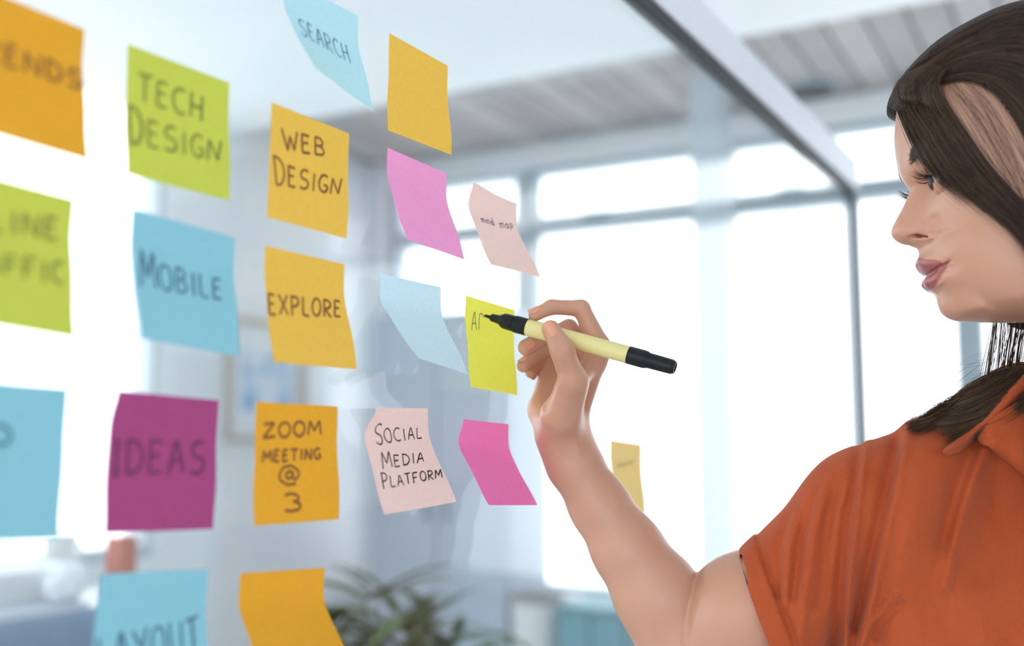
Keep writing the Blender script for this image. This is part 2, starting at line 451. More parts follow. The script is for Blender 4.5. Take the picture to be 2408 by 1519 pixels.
def note_pt(P, u, v, N=24):
    """point of a note; u runs right along the top edge, v down the sheet"""
    a0, h0, phi, w, tL, tR, peel = P
    u = np.asarray(u, float)[..., None]; v = np.asarray(v, float)[..., None]
    th = tL + (tR - tL) * u
    s = (np.arange(N) + .5) / N * v
    t = np.clip((s - .14) / .26, 0, 1); t = t * t * (3 - 2 * t)
    ang = th * t
    nn = np.sum(np.sin(ang), -1) * v[..., 0] / N; dd = np.sum(np.cos(ang), -1) * v[..., 0] / N
    u = u[..., 0]; v = v[..., 0]
    nn = nn * w + peel * np.exp(-((u / .42) ** 2 + (v / .15) ** 2)) + 0.0009 * np.sin(v * 9 + u * 3 + a0 * 50) * v
    nn = np.maximum(nn, 0) + 0.0004
    x = u * w; y = -dd * w
    a = a0 + x * math.cos(phi) - y * math.sin(phi); h = h0 + x * math.sin(phi) + y * math.cos(phi)
    return GLASS.o + a[..., None] * g_d + h[..., None] * np.array([0, 0, 1.0]) + nn[..., None] * g_n

def arc(cx, cy, rx, ry, a0, a1, n=12):
    return [(cx + rx * math.cos(math.radians(a0 + (a1 - a0) * i / n)), cy + ry * math.sin(math.radians(a0 + (a1 - a0) * i / n))) for i in range(n + 1)]

GLYPH = {
 'A': [[(0.02, 0), (.45, 1), (.55, 1), (.95, 0)], [(.2, .38), (.8, .4)]],
 'B': [[(.1, 0), (.12, 1)], [(.1, 1)] + arc(.35, .76, .42, .24, 90, -90) + [(.15, .5)], [(.15, .5)] + arc(.4, .26, .5, .26, 90, -90) + [(.08, 0)]],
 'C': [arc(.58, .5, .52, .5, 55, 305, 16)],
 'D': [[(.12, 0), (.1, 1)], [(.0, .97)] + arc(.25, .49, .7, .49, 85, -90, 14) + [(.05, .02)]],
 'E': [[(.85, .97), (.12, 1), (.1, 0), (.88, .03)], [(.1, .52), (.72, .55)]],
 'F': [[(.12, 0), (.12, 1), (.9, 1.02)], [(.1, .52), (.72, .54)]],
 'G': [arc(.55, .5, .5, .5, 55, 320, 16) + [(.95, .42), (.55, .42)]],
 'H': [[(.1, 1), (.08, 0)], [(.9, 1), (.9, -.02)], [(.08, .5), (.9, .5)]],
 'I': [[(.5, 1), (.5, 0)]],
 'J': [[(.1, 1), (.95, 1)], [(.5, 1), (.5, 0)], [(.05, 0), (.98, 0)]],
 'L': [[(.12, 1), (.1, .02), (.9, 0)]],
 'M': [[(.0, 0), (.14, 1), (.48, .3), (.86, 1.02), (1.0, 0)]],
 'N': [[(.06, 0), (.08, 1), (.88, .02), (.96, 1.04)]],
 'O': [arc(.5, .5, .48, .5, 100, 460, 20)],
 'P': [[(.12, 0), (.12, 1)], [(.0, .98)] + arc(.38, .74, .5, .26, 90, -90) + [(.12, .46)]],
 'R': [[(.12, 0), (.12, 1)], [(.02, .98)] + arc(.38, .75, .48, .25, 90, -90) + [(.14, .5), (.92, -.03)]],
 'S': [arc(.55, .75, .4, .25, 40, 250, 12) + arc(.48, .25, .45, .26, 80, -150, 12)],
 'T': [[(0, .98), (1, 1.02)], [(.5, 1), (.48, 0)]],
 'U': [[(.08, 1), (.1, .35)] + arc(.5, .32, .4, .32, 180, 360, 10) + [(.92, 1)]],
 'W': [[(0, 1.05), (.27, 0), (.5, .75), (.72, 0), (1.0, 1.05)]],
 'X': [[(.02, 1), (.95, 0)], [(.95, 1), (.05, 0)]],
 'Y': [[(.02, 1), (.5, .5)], [(.98, 1), (.35, -.05)]],
 'Z': [[(.05, .95), (.92, 1), (.02, .02), (1.0, .06)]],
 '3': [arc(.42, .76, .42, .24, 150, -80, 12), arc(.42, .27, .5, .28, 80, -140, 12)],
 '@': [arc(.5, .52, .17, .17, 20, 380, 14), [(.68, .68), (.67, .42)] + arc(.78, .45, .12, .14, 200, 360, 8) + arc(.5, .5, .46, .46, 0, 310, 24)],
 '/': [[(.12, 0), (.12, .96)], [(.12, .96), (.45, 1.0), (.8, .86), (1.0, .8)]],
 'm': [[(.05, 0), (.08, .9)], [(.06, .55)] + arc(.28, .6, .2, .3, 180, 0, 8) + [(.46, .05)], [(.48, .55)] + arc(.7, .6, .2, .3, 180, 0, 8) + [(.92, .02)]],
 'i': [[(.5, .8), (.5, 0)], [(.5, 1.1), (.53, 1.18)]],
 'n': [[(.08, 0), (.1, .85)], [(.1, .5)] + arc(.48, .55, .36, .32, 180, 0, 8) + [(.86, 0)]],
 'd': [arc(.42, .35, .36, .36, 20, 380, 14), [(.82, 1.3), (.82, 0)]],
 'a': [arc(.42, .4, .38, .4, 20, 380, 14), [(.82, .85), (.86, 0)]],
 'p': [[(.12, .9), (.12, -.5)], [(.12, .8)] + arc(.45, .48, .38, .38, 120, -140, 12)],
 '~': [[(0, .2), (.06, .9), (.14, .1), (.2, .8), (.28, .1), (.34, .7), (.42, .1), (.5, .8), (.55, .2), (.63, .7), (.7, .2), (.78, .8), (.84, .1), (.92, .7), (1, .3)]],
}
WIDTHS = {'I': .42, 'W': 1.25, 'M': 1.2, 'm': 1.3, 'i': .45, '/': .95, 'O': 1.0, 'E': .85, 'L': .85}

def write(P, lines, mat, parent, hw):
    V = []; F = []
    for txt, tl, tr, br, bl in lines:
        ws = [WIDTHS.get(c, 1.0) for c in txt]; gap = 0.28
        tot = sum(ws) + gap * (len(txt) - 1); x = 0
        for ci, (c, w) in enumerate(zip(txt, ws)):
            gl = GLYPH['J' if (txt == 'IDEAS' and c == 'I') else c]
            grow = 1.35 if (ci == 0 and txt in ('MOBILE', 'DESIGN', 'SOCIAL', 'MEDIA', 'PLATFORM')) else 1.0
            for st in gl:
                pts = []
                for gx, gy in st:
                    s = (x + gx * w) / tot; q = 1 - gy * grow
                    q += 0.03 * math.sin(s * 19 + ci)
                    top = np.array(tl) * (1 - s) + np.array(tr) * s; bot = np.array(bl) * (1 - s) + np.array(br) * s
                    pts.append(top * (1 - q) + bot * q)
                pts = np.array(pts)
                # resample
                dl = np.concatenate([[0], np.cumsum(np.linalg.norm(np.diff(pts, axis=0), axis=1))])
                n = max(3, int(dl[-1] / 0.02) + 2)
                sp = np.linspace(0, dl[-1], n)
                uv = np.stack([np.interp(sp, dl, pts[:, 0]), np.interp(sp, dl, pts[:, 1])], 1)
                tg = np.gradient(uv, axis=0); tg /= np.linalg.norm(tg, axis=1)[:, None] + 1e-9
                nr = np.stack([-tg[:, 1], tg[:, 0]], 1) * (hw / P[3]) * (0.9 + 0.2 * rng.random())
                uv = np.clip(np.stack([uv + nr, uv - nr], 1), 0.004, 0.996)
                e = 1e-3
                p0 = note_pt(P, uv[..., 0], uv[..., 1]); pu = note_pt(P, uv[..., 0] + e, uv[..., 1]); pv = note_pt(P, uv[..., 0], uv[..., 1] + e)
                nn = np.cross(pv - p0, pu - p0); nn /= np.linalg.norm(nn, axis=-1)[..., None]
                nn *= np.sign((nn @ g_n))[..., None]
                p0 = p0 + nn * 0.00025
                b = len(V)
                for i in range(n): V += [p0[i, 0], p0[i, 1]]
                F += [(b + 2 * i, b + 2 * i + 1, b + 2 * i + 3, b + 2 * i + 2) for i in range(n - 1)]
            x += w + gap
    return mesh_obj('handwriting', V, F, mat, parent)

for key, P in NOTES.items():
    col, ink, lab = NOTE_INFO[key]
    n = 22
    uu, vv = np.meshgrid(np.linspace(0, 1, n), np.linspace(0, 1, n))
    pts = note_pt(P, uu, vv).reshape(-1, 3)
    org = pts[n // 2]
    o = np_mesh('sticky_note', pts - org, [(j * n + i, (j + 1) * n + i, (j + 1) * n + i + 1, j * n + i + 1) for j in range(n - 1) for i in range(n - 1)], PAPER[col])
    o.location = org
    tag(o, lab, 'sticky note', 'sticky notes on the glass partition')
    if ink:
        hw = {'art': .00042, 'social': .0006, 'mind': .0005, 'search': .0006, 'far': .0004}.get(key, .00095)
        tag(write(P, TEXT[key], ink, o, hw), 'handwritten marker lettering')

# ------------------------------------------------------------------ marker
M_black = pbr('marker_black', (0.008, 0.010, 0.012), 0.38, 0.1, 60, spec=0.3)
M_barrel = pbr('marker_yellow', (0.86, 0.74, 0.32), 0.4, 0.03, 80)
M_nib = pbr('marker_nib', (0.01, 0.01, 0.01), 0.8, 0.1, 60)
tipP = at(1139, 742, 0.862); endP = at(1589, 865, 0.802)
pen_ax = endP - tipP; PL = float(np.linalg.norm(pen_ax)); pen_ax /= PL
pen = empty('marker', tipP)
tag(pen, 'marker with pale yellow barrel and black ends held in the raised hand', 'marker')
u_ = PL / 0.168
lathe('nib', [(0, .0006), (.001, .0012), (.006, .0016), (.010, .0019)], tipP, pen_ax, M_nib, pen)
lathe('tip_holder', [(.006, .0024), (.007, .0032), (.0135, .0037), (.0140, .0040), (.0175, .0060), (.0185, .0064), (.0270, .0066), (.0272, .0060), (.0280, .0060), (.0282, .0069), (.0295, .0071), (.0395, .0071)], tipP, pen_ax, M_black, pen)
lathe('barrel', [(.0395, .0068), (.041, .0069), (.1265, .0069), (.1270, .0067)], tipP, pen_ax, M_barrel, pen)
lathe('end_cap', [(.1270, .0071), (.1400, .0071), (.1425, .0066), (.1430, .0061), (.1630, .0058), (.1632, .0053), (PL - .0012, .0051), (PL - .0003, .0046), (PL - .0002, .0036), (PL - .0030, .0030), (PL - .0032, .0005)], tipP, pen_ax, M_black, pen)

# ------------------------------------------------------------------ things beyond the partition
M_teal = pbr('teal_laminate', (0.13, 0.32, 0.38), 0.5, 0.08, 5)
M_paper = pbr('white_paper', (0.86, 0.88, 0.90), 0.7, 0.03, 10)
M_deskdark = pbr('desk_panel_dark', (0.10, 0.11, 0.15), 0.6, 0.1, 6)
M_desktop = pbr('desk_top_grey', (0.55, 0.60, 0.68), 0.4, 0.05, 6)
M_chair = pbr('chair_slate', (0.20, 0.27, 0.38), 0.8, 0.1, 30)
M_red = pbr('binder_red', (0.50, 0.16, 0.10), 0.5, 0.1, 10)
M_leaf = pbr('leaf_green', (0.018, 0.065, 0.012), 0.55, 0.35, 12)
M_leaf2 = pbr('leaf_green_light', (0.045, 0.12, 0.025), 0.55, 0.3, 12)
M_stem = pbr('stem_brown', (0.10, 0.09, 0.05), 0.7, 0.3, 20)
M_pot = pbr('pot_white', (0.75, 0.76, 0.76), 0.4, 0.04, 8)
M_soil = pbr('soil', (0.03, 0.022, 0.015), 0.9, 0.4, 60)
M_pic_frame = pbr('frame_beige', (0.55, 0.50, 0.44), 0.5, 0.1, 20)
M_mat_white = pbr('picture_mount', (0.80, 0.85, 0.90), 0.7, 0.02, 20)

# picture print: soft blue shapes
M_print, N_, L_ = new_mat('picture_print_blue')
tc = N_.new('ShaderNodeTexCoord'); nz = N_.new('ShaderNodeTexNoise'); nz.inputs['Scale'].default_value = 5
L_.new(tc.outputs['Object'], nz.inputs['Vector'])
cr = N_.new('ShaderNodeValToRGB'); cr.color_ramp.elements[0].position = 0.42; cr.color_ramp.elements[0].color = (0.30, 0.52, 0.74, 1)
cr.color_ramp.elements[1].position = 0.62; cr.color_ramp.elements[1].color = (0.78, 0.86, 0.93, 1)
L_.new(nz.outputs['Fac'], cr.inputs['Fac']); L_.new(cr.outputs['Color'], N_['Principled BSDF'].inputs['Base Color'])

a0, h1 = LEFT.hit(532, 742); a1, _ = LEFT.hit(715, 742); _, h0 = LEFT.hit(540, 1040)
pic = empty('framed_picture', LEFT.p((a0 + a1) / 2, h0, 0.0))
tag(pic, 'framed blue and white picture hanging on the white wall behind the notes', 'picture')
fw = 0.03
boxes('picture_frame', LEFT, [(a0, a0 + fw, h0, h1, .001, .03), (a1 - fw, a1, h0, h1, .001, .03), (a0 + fw, a1 - fw, h0, h0 + fw, .001, .03), (a0 + fw, a1 - fw, h1 - fw, h1, .001, .03)], M_pic_frame, pic)
boxes('mount', LEFT, [(a0 + fw, a1 - fw, h0 + fw, h1 - fw, .001, .008)], M_mat_white, pic)
boxes('print', LEFT, [(a0 + .10, a1 - .10, h0 + .14, h1 - .14, .008, .010)], M_print, pic)

# grey-blue cabinet in the corner below the first window
tA, hA = BACK.hit(878, 745, 0.45); tB, _ = BACK.hit(1192, 745, 0.45)
cab = empty('tall_cabinet', BACK.p((tA + tB) / 2, 0, 0.2))
tag(cab, 'tall grey-blue cabinet standing in front of the far windows beside the corner', 'cabinet')
boxes('body', BACK, [(tB, tA, 0.04, hA, 0.06, 0.43)], M_grey, cab, bevel=.005)
boxes('plinth', BACK, [(tB + .02, tA - .02, 0.0, 0.04, 0.08, 0.41)], M_deskdark, cab)
tm = (tA + tB) / 2
for s0, s1, hx in ((tB + .004, tm - .003, tm - .05), (tm + .003, tA - .004, tm + .05)):
    dr = boxes('door', BACK, [(s0, s1, 0.06, hA - .02, 0.43, 0.45)], M_grey, cab, bevel=.003)
    dr_h = boxes('handle', BACK, [(hx - .008, hx + .008, hA * .5, hA * .5 + .16, 0.45, 0.475)], M_alu, cab, bevel=.003)

# low teal cabinet and a pale bin under the window
t0, h = BACK.hit(1312, 1424, 0.5); t1, _ = BACK.hit(1462, 1424, 0.5)
tl = empty('low_cabinet', BACK.p((t0 + t1) / 2, 0, 0.3))
tag(tl, 'low teal cabinet under the far windows, seen below the forearm', 'cabinet')
boxes('body', BACK, [(t1, t0, 0.05, h - .02, 0.17, 0.48)], M_teal, tl, bevel=.004)
boxes('top', BACK, [(t1 - .01, t0 + .01, h - .02, h, 0.16, 0.50)], M_teal, tl, bevel=.004)
boxes('plinth', BACK, [(t1 + .02, t0 - .02, 0, 0.05, 0.19, 0.46)], M_deskdark, tl)
for i in range(2):
    w_ = (t0 - t1) / 2
    boxes('door', BACK, [(t1 + i * w_ + .004, t1 + (i + 1) * w_ - .004, 0.06, h - .03, 0.48, 0.50)], M_teal, tl, bevel=.003)
t0, h = BACK.hit(1250, 1402, 0.45)
P = BACK.p(t0, 0, 0.40)
bn = empty('waste_bin', P)
tag(bn, 'pale round bin between the teal cabinet and the tall grey cabinet', 'bin')
lathe('bin_body', [(0, .085), (.01, .09), (h - .03, .11), (h - .03, .104), (.015, .084)], P, (0, 0, 1), M_pot, bn)
lathe('bin_rim', [(h - .03, .111), (h - .025, .114), (h - .005, .114), (h, .111), (h, .103), (h - .03, .103)], P, (0, 0, 1), M_slat2, bn, caps=False)

# potted palm
PB = at(885, 1500, 2.05); PB[2] = 0
palm = empty('potted_palm', PB)
tag(palm, 'bushy green potted palm standing behind the glass below the notes', 'plant')
lathe('pot', [(0, .11), (.01, .12), (.30, .16), (.32, .165), (.32, .15), (.27, .14)], PB, (0, 0, 1), M_pot, palm)
lathe('soil', [(.26, .02), (.27, .143), (.275, .143), (.285, .05)], PB, (0, 0, 1), M_soil, palm)
def leaf_mesh(name, L, W, droop, mat):
    n = 9; V = []; F = []
    for i in range(n):
        s = i / (n - 1); w = W * math.sin(math.pi * min(1, .06 + s * .94) ** .75) + .0006
        x = L * s * (1 - .25 * s * droop); z = -droop * L * .55 * s * s
        V += [(x, -w, z + w * .3), (x, 0, z), (x, w, z + w * .3)]
    for i in range(n - 1):
        for k in range(2): F.append((3 * i + k, 3 * i + 3 + k, 3 * i + 4 + k, 3 * i + 1 + k))
    me = bpy.data.meshes.new(name); me.from_pydata(V, [], F)
    me.polygons.foreach_set('use_smooth', [True] * len(F)); me.materials.append(mat)
    return me
leafs = [leaf_mesh('leaf', .17, .017, .5, M_leaf), leaf_mesh('leaf', .20, .018, .8, M_leaf2), leaf_mesh('leaf', .15, .016, .3, M_leaf)]
nf = 20
for i in range(nf):
    ang = 2 * math.pi * i / nf + random.uniform(-.2, .2)
    lean = random.uniform(.03, .22); Ls = random.uniform(.48, .74)
    dirv = np.array([math.cos(ang), math.sin(ang), 0])
    pts = [PB + np.array([0, 0, .27]) + dirv * (.02 + lean * (s ** 1.8) * .75) + np.array([0, 0, Ls * s - .12 * lean * s ** 3]) for s in np.linspace(0, 1, 12)]
    V = []; F = []
    for j, p in enumerate(pts):
        r = .006 * (1 - .75 * j / 11)
        for q in range(5):
            V.append(p + r * np.array([math.cos(q * 1.2566), math.sin(q * 1.2566), 0]))
    for j in range(11):
        for q in range(5): F.append((j * 5 + q, j * 5 + (q + 1) % 5, j * 5 + 5 + (q + 1) % 5, j * 5 + 5 + q))
    mesh_obj('stem', V, F, M_stem, palm, smooth=True)
    for j in range(4, 12):
        tg = pts[min(11, j)] - pts[j - 1]; tg /= np.linalg.norm(tg)
        for sd in (-1, 1):
            if j == 11 and sd == 1: pass
            side = np.cross(tg, dirv) * sd
            dv = tg * random.uniform(.45, .75) + side * random.uniform(.6, 1.0) + dirv * random.uniform(-.1, .35)
            dv /= np.linalg.norm(dv)
            lo = bpy.data.objects.new('leaf', leafs[(i + j + (sd > 0)) % 3]); COL.objects.link(lo)
            q = Vector(dv).to_track_quat('X', 'Z')
            M = Matrix.Translation(Vector(pts[j])) @ q.to_matrix().to_4x4() @ Matrix.Scale(random.uniform(.75, 1.15), 4)
            lo.parent = palm
            lo.matrix_parent_inverse = Matrix.Translation(-Vector(PB))
            lo.matrix_basis = M

# desk with white things on it, lower left
DK = Frame(at(110, 1432, 2.15), g_d, g_n)
_, hd = DK.hit(110, 1432)
a0, _ = DK.hit(-420, 1432); a1, _ = DK.hit(212, 1432)
dk = empty('desk', DK.p((a0 + a1) / 2, 0, -.3))
tag(dk, 'grey desk with a dark panel at the lower left behind the glass', 'desk')
boxes('desk_top', DK, [(a0, a1, hd - .03, hd, -.70, 0)], M_desktop, dk, bevel=.004)
boxes('front_panel', DK, [(a0 + .04, a1 - .04, hd - .55, hd - .03, -.06, -.035)], M_deskdark, dk)
for aa in (a0 + .03, a1 - .07):
    for ll in (-.08, -.66):
        boxes('leg', DK, [(aa, aa + .04, 0, hd - .03, ll, ll + .04)], M_alu, dk)
# stack of papers, mug and crumpled sheet on it
a_, _ = DK.hit(40, 1420, -.25)
for k in range(3):
    o = boxes('paper_stack', DK, [(a_ - .17 + .015 * k, a_ + .07 + .01 * k, hd + .022 * k, hd + .022 * k + .021, -.42 - .01 * k, -.12)], M_paper, None, bevel=.002)
    tag(o, ['white paper stack lying on the grey desk, lowest of three', 'white paper stack in the middle of three on the grey desk', 'white paper stack topmost of three on the grey desk'][k], 'paper', 'paper stacks on the desk')
a_, _ = DK.hit(135, 1420, -.50)
P = DK.p(a_, hd, -.50)
mg = empty('mug', P); tag(mg, 'white mug on the grey desk beside the paper stacks', 'mug')
lathe('cup', [(0, .034), (.004, .038), (.095, .042), (.097, .040), (.010, .035)], P, (0, 0, 1), M_pot, mg)
V = []; F = []
for i in range(13):
    th = math.pi * (i / 12 - .5); c = P + g_d * (.038 + .026 * math.cos(th)) + np.array([0, 0, .05 + .03 * math.sin(th)])
    rd = g_d * math.cos(th) + np.array([0, 0, math.sin(th)])
    for q in range(6):
        V.append(c + .0055 * (math.cos(q * math.pi / 3) * rd + math.sin(q * math.pi / 3) * g_n))
for i in range(12):
    for q in range(6): F.append((i * 6 + q, i * 6 + (q + 1) % 6, i * 6 + 6 + (q + 1) % 6, i * 6 + 6 + q))
mesh_obj('handle', V, F, M_pot, mg, smooth=True)
# crumpled paper ball
def paper_ball(P, R):
    bm = bmesh.new(); bmesh.ops.create_icosphere(bm, subdivisions=3, radius=R)
    for v in bm.verts: v.co *= random.uniform(.86, 1.08); v.co.z = max(v.co.z, -R * .8)
    me = bpy.data.meshes.new('crumpled_paper'); bm.to_mesh(me); bm.free(); me.materials.append(M_paper)
    o = bpy.data.objects.new('crumpled_paper', me); COL.objects.link(o); o.location = P + np.array([0, 0, R * .8]); return o
a_, _ = DK.hit(150, 1410, -.06)
tag(paper_ball(DK.p(a_, hd, -.06), .045), 'crumpled white paper ball at the right end of the grey desk', 'paper')
# red binder leaning on the wall sill side
a_, hb = DK.hit(283, 1330, -.55)
P0 = at(283, 1330, 2.6)
BF = Frame(P0, g_d, g_n); _, hb1 = BF.hit(283, 1260); _, hb0 = BF.hit(283, 1400)
st = empty('side_table', BF.p(0, 0, 0)); tag(st, 'small white side table carrying the red binder beside the desk', 'table')
boxes('table_top', BF, [(-.16, .10, hb0 - .025, hb0, -.16, .16)], M_pot, st, bevel=.004)
for aa in (-.14, .06):
    for ll in (-.14, .11): boxes('leg', BF, [(aa, aa + .03, 0, hb0 - .025, ll, ll + .03)], M_pot, st)
bd = empty('binder', BF.p(0, hb0, 0)); tag(bd, 'red-brown binder standing upright on the white side table', 'binder')
boxes('cover', BF, [(-.022, -.019, hb0, hb1, -.03, .03), (.019, .022, hb0, hb1, -.03, .03), (-.022, .022, hb0, hb1, .03, .033)], M_red, bd)
boxes('pages', BF, [(-.018, .018, hb0 + .004, hb1 - .01, -.025, .028)], M_paper, bd)
# slate office chair in front of the desk
P0 = at(30, 1500, 1.50); CF = Frame(P0, g_d, g_n)
_, hc = CF.hit(30, 1455)
ch = empty('office_chair', CF.p(0, 0, 0)); tag(ch, 'slate blue office chair in front of the grey desk', 'chair')
def pad(name, t0, t1, h0, h1, l0, l1, mat, par, bv=.05):
    o = boxes(name, CF, [(t0, t1, h0, h1, l0, l1)], mat, par); md = o.modifiers.new('b', 'BEVEL'); md.width = bv; md.segments = 4
    return o
pad('backrest', -.24, .24, hc - .42, hc, -.02, .06, M_chair, ch, .035)
pad('seat', -.24, .24, .42, .50, -.50, .0, M_chair, ch, .03)
boxes('back_support', CF, [(-.03, .03, .40, hc - .25, .055, .075), (-.03, .03, .385, .425, -.25, .075)], M_deskdark, ch)
lathe('gas_lift', [(.07, .03), (.3, .03), (.3, .02), (.42, .02)], CF.p(0, 0, -.25), (0, 0, 1), M_deskdark, ch)
for i in range(5):
    th = 2 * math.pi * i / 5; dv = np.array([math.cos(th), math.sin(th), 0]); c = CF.p(0, 0, -.25)
    f2 = Frame(c, dv, np.array([-dv[1], dv[0], 0]))
    boxes('foot', f2, [(0.0, .28, .055, .085, -.02, .02)], M_deskdark, ch)
    lathe('castor', [(-.012, .022), (-.010, .027), (.010, .027), (.012, .022)], f2.p(.26, .028, 0), f2.m, M_rubber, ch, 16)

# ================================================================== the person
def cam2world(q):
    q = np.asarray(q)
    return CAM + q[..., 0:1] * AX_R + q[..., 1:2] * AX_U + q[..., 2:3] * AX_F
def cc(px, py, z):
    """camera-axes point (right, up, depth) for a pixel at a depth"""
    return np.array([(px - IMG_W / 2) / FPX * z, -(py - IMG_H / 2) / FPX * z, z])
def cone_of(a, b):
    return (cc(*a[:3]), cc(*b[:3]), a[3] * a[2] / FPX, b[3] * b[2] / FPX)
def round_cone(p, a, b, r1, r2):
    ba = b - a; l2 = ba @ ba; rr = r1 - r2; a2 = l2 - rr * rr; il2 = 1.0 / l2
    pa = p - a; y = pa @ ba; z = y - l2
    x = pa * l2 - y[:, None] * ba
    x2 = np.einsum('ij,ij->i', x, x); y2 = y * y * l2; z2 = z * z * l2
    k = np.sign(rr) * rr * rr * x2
    d = (np.sqrt(x2 * a2 * il2) + y * rr) * il2 - r1
    m1 = np.sign(z) * a2 * z2 > k
    m2 = ~m1 & (np.sign(y) * a2 * y2 < k)
    d = np.where(m1, np.sqrt(x2 + z2) * il2 - r2, d)
    d = np.where(m2, np.sqrt(x2 + y2) * il2 - r1, d)
    return d
def smin(a, b, k):
    h = np.clip(0.5 + 0.5 * (b - a) / k, 0, 1)
    return b * (1 - h) + a * h - k * h * (1 - h)
def smax(a, b, k): return -smin(-a, -b, k)

def sdf_mesh(fn, lo, hi, h, margin=1.6):
    """surface nets over a block-sparse grid; returns vertices (camera axes) and quads"""
    B = 8
    n = [int(math.ceil((hi[i] - lo[i]) / h / B)) * B + 1 for i in range(3)]
    ax = [lo[i] + h * np.arange(n[i]) for i in range(3)]
    nb = [(k - 1) // B for k in n]
    cx = [lo[i] + h * (np.arange(nb[i]) * B + B / 2) for i in range(3)]
    G = np.stack(np.meshgrid(*cx, indexing='ij'), -1).reshape(-1, 3)
    dc = fn(G).reshape(nb)
    act = np.abs(dc) < h * B * 0.87 * margin
    D = np.repeat(np.repeat(np.repeat(dc, B, 0), B, 1), B, 2)
    D = np.pad(D, ((0, 1),) * 3, mode='edge')
    D = np.where(D > 0, 1.0, -1.0) * h * 4
    ids = np.argwhere(act)
    loc = np.stack(np.meshgrid(*[np.arange(B + 1)] * 3, indexing='ij'), -1).reshape(-1, 3)
    for c0 in range(0, len(ids), 400):
        bl = ids[c0:c0 + 400]
        I = (bl[:, None, :] * B + loc[None]).reshape(-1, 3)
        Pq = np.stack([ax[0][I[:, 0]], ax[1][I[:, 1]], ax[2][I[:, 2]]], 1)
        D[I[:, 0], I[:, 1], I[:, 2]] = fn(Pq)
    S = D < 0
    c = np.zeros([k - 1 for k in n], np.int16)
    offs = [(i, j, k) for i in (0, 1) for j in (0, 1) for k in (0, 1)]
    sl = lambda o: tuple(slice(o[i], n[i] - 1 + o[i]) for i in range(3))
    for o in offs: c += S[sl(o)]
    A = np.argwhere((c > 0) & (c < 8))
    idx = -np.ones(c.shape, np.int64); idx[A[:, 0], A[:, 1], A[:, 2]] = np.arange(len(A))
    acc = np.zeros((len(A), 3)); cnt = np.zeros(len(A))
    for o in offs:
        for d in range(3):
            if o[d]: continue
            o2 = list(o); o2[d] = 1
            a = D[A[:, 0] + o[0], A[:, 1] + o[1], A[:, 2] + o[2]]; b = D[A[:, 0] + o2[0], A[:, 1] + o2[1], A[:, 2] + o2[2]]
            m = (a < 0) != (b < 0)
            t = np.where(m, a / np.where(m, a - b, 1), 0)
            pt = np.tile(np.array(o, float), (len(A), 1)); pt[:, d] += t
            acc += np.where(m[:, None], pt, 0); cnt += m
    V = (A + acc / cnt[:, None]) * h + np.array(lo)
    Q = []
    for d in range(3):
        u, w = (d + 1) % 3, (d + 2) % 3
        s1 = [slice(None)] * 3; s2 = [slice(None)] * 3
        s1[d] = slice(0, -1); s2[d] = slice(1, None)
        a = S[tuple(s1)]; b = S[tuple(s2)]
        E = np.argwhere(a != b)
        ok = (E[:, u] > 0) & (E[:, w] > 0) & (E[:, u] < n[u] - 1) & (E[:, w] < n[w] - 1)
        E = E[ok]; flip = S[E[:, 0], E[:, 1], E[:, 2]]
        def cell(du, dw):
            e = E.copy(); e[:, u] += du; e[:, w] += dw
            return idx[e[:, 0], e[:, 1], e[:, 2]]
        q = np.stack([cell(-1, -1), cell(0, -1), cell(0, 0), cell(-1, 0)], 1)
        q[~flip] = q[~flip][:, ::-1]
        Q.append(q)
    Q = np.concatenate(Q); Q = Q[(Q >= 0).all(1)]
    return V, Q

def smooth_mesh(V, Q, it=2, lam=0.5):
    E = np.concatenate([Q[:, [0, 1]], Q[:, [1, 2]], Q[:, [2, 3]], Q[:, [3, 0]]]); E = np.concatenate([E, E[:, ::-1]])
    cnt = np.bincount(E[:, 0], minlength=len(V))[:, None]
    for _ in range(it):
        S = np.stack([np.bincount(E[:, 0], V[E[:, 1], k], minlength=len(V)) for k in range(3)], 1) / np.maximum(cnt, 1)
        V = V + lam * (S - V)
    return V

def pl_dist(X, Y, pl):
    """distance of pixels to a polyline"""
    best = np.full(X.shape, 1e9)
    for (x0, y0), (x1, y1) in zip(pl[:-1], pl[1:]):
        dx, dy = x1 - x0, y1 - y0
        t = np.clip(((X - x0) * dx + (Y - y0) * dy) / (dx * dx + dy * dy), 0, 1)
        best = np.minimum(best, np.hypot(X - x0 - t * dx, Y - y0 - t * dy))
    return best
def in_poly(X, Y, poly):
    ins = np.zeros(X.shape, bool)
    for (x0, y0), (x1, y1) in zip(poly, poly[1:] + poly[:1]):
        if y0 == y1: continue
        ins ^= ((y0 > Y) != (y1 > Y)) & (X < (x1 - x0) * (Y - y0) / (y1 - y0) + x0)
    return ins
def q2px(q):
    return IMG_W / 2 + FPX * q[:, 0] / q[:, 2], IMG_H / 2 - FPX * q[:, 1] / q[:, 2]

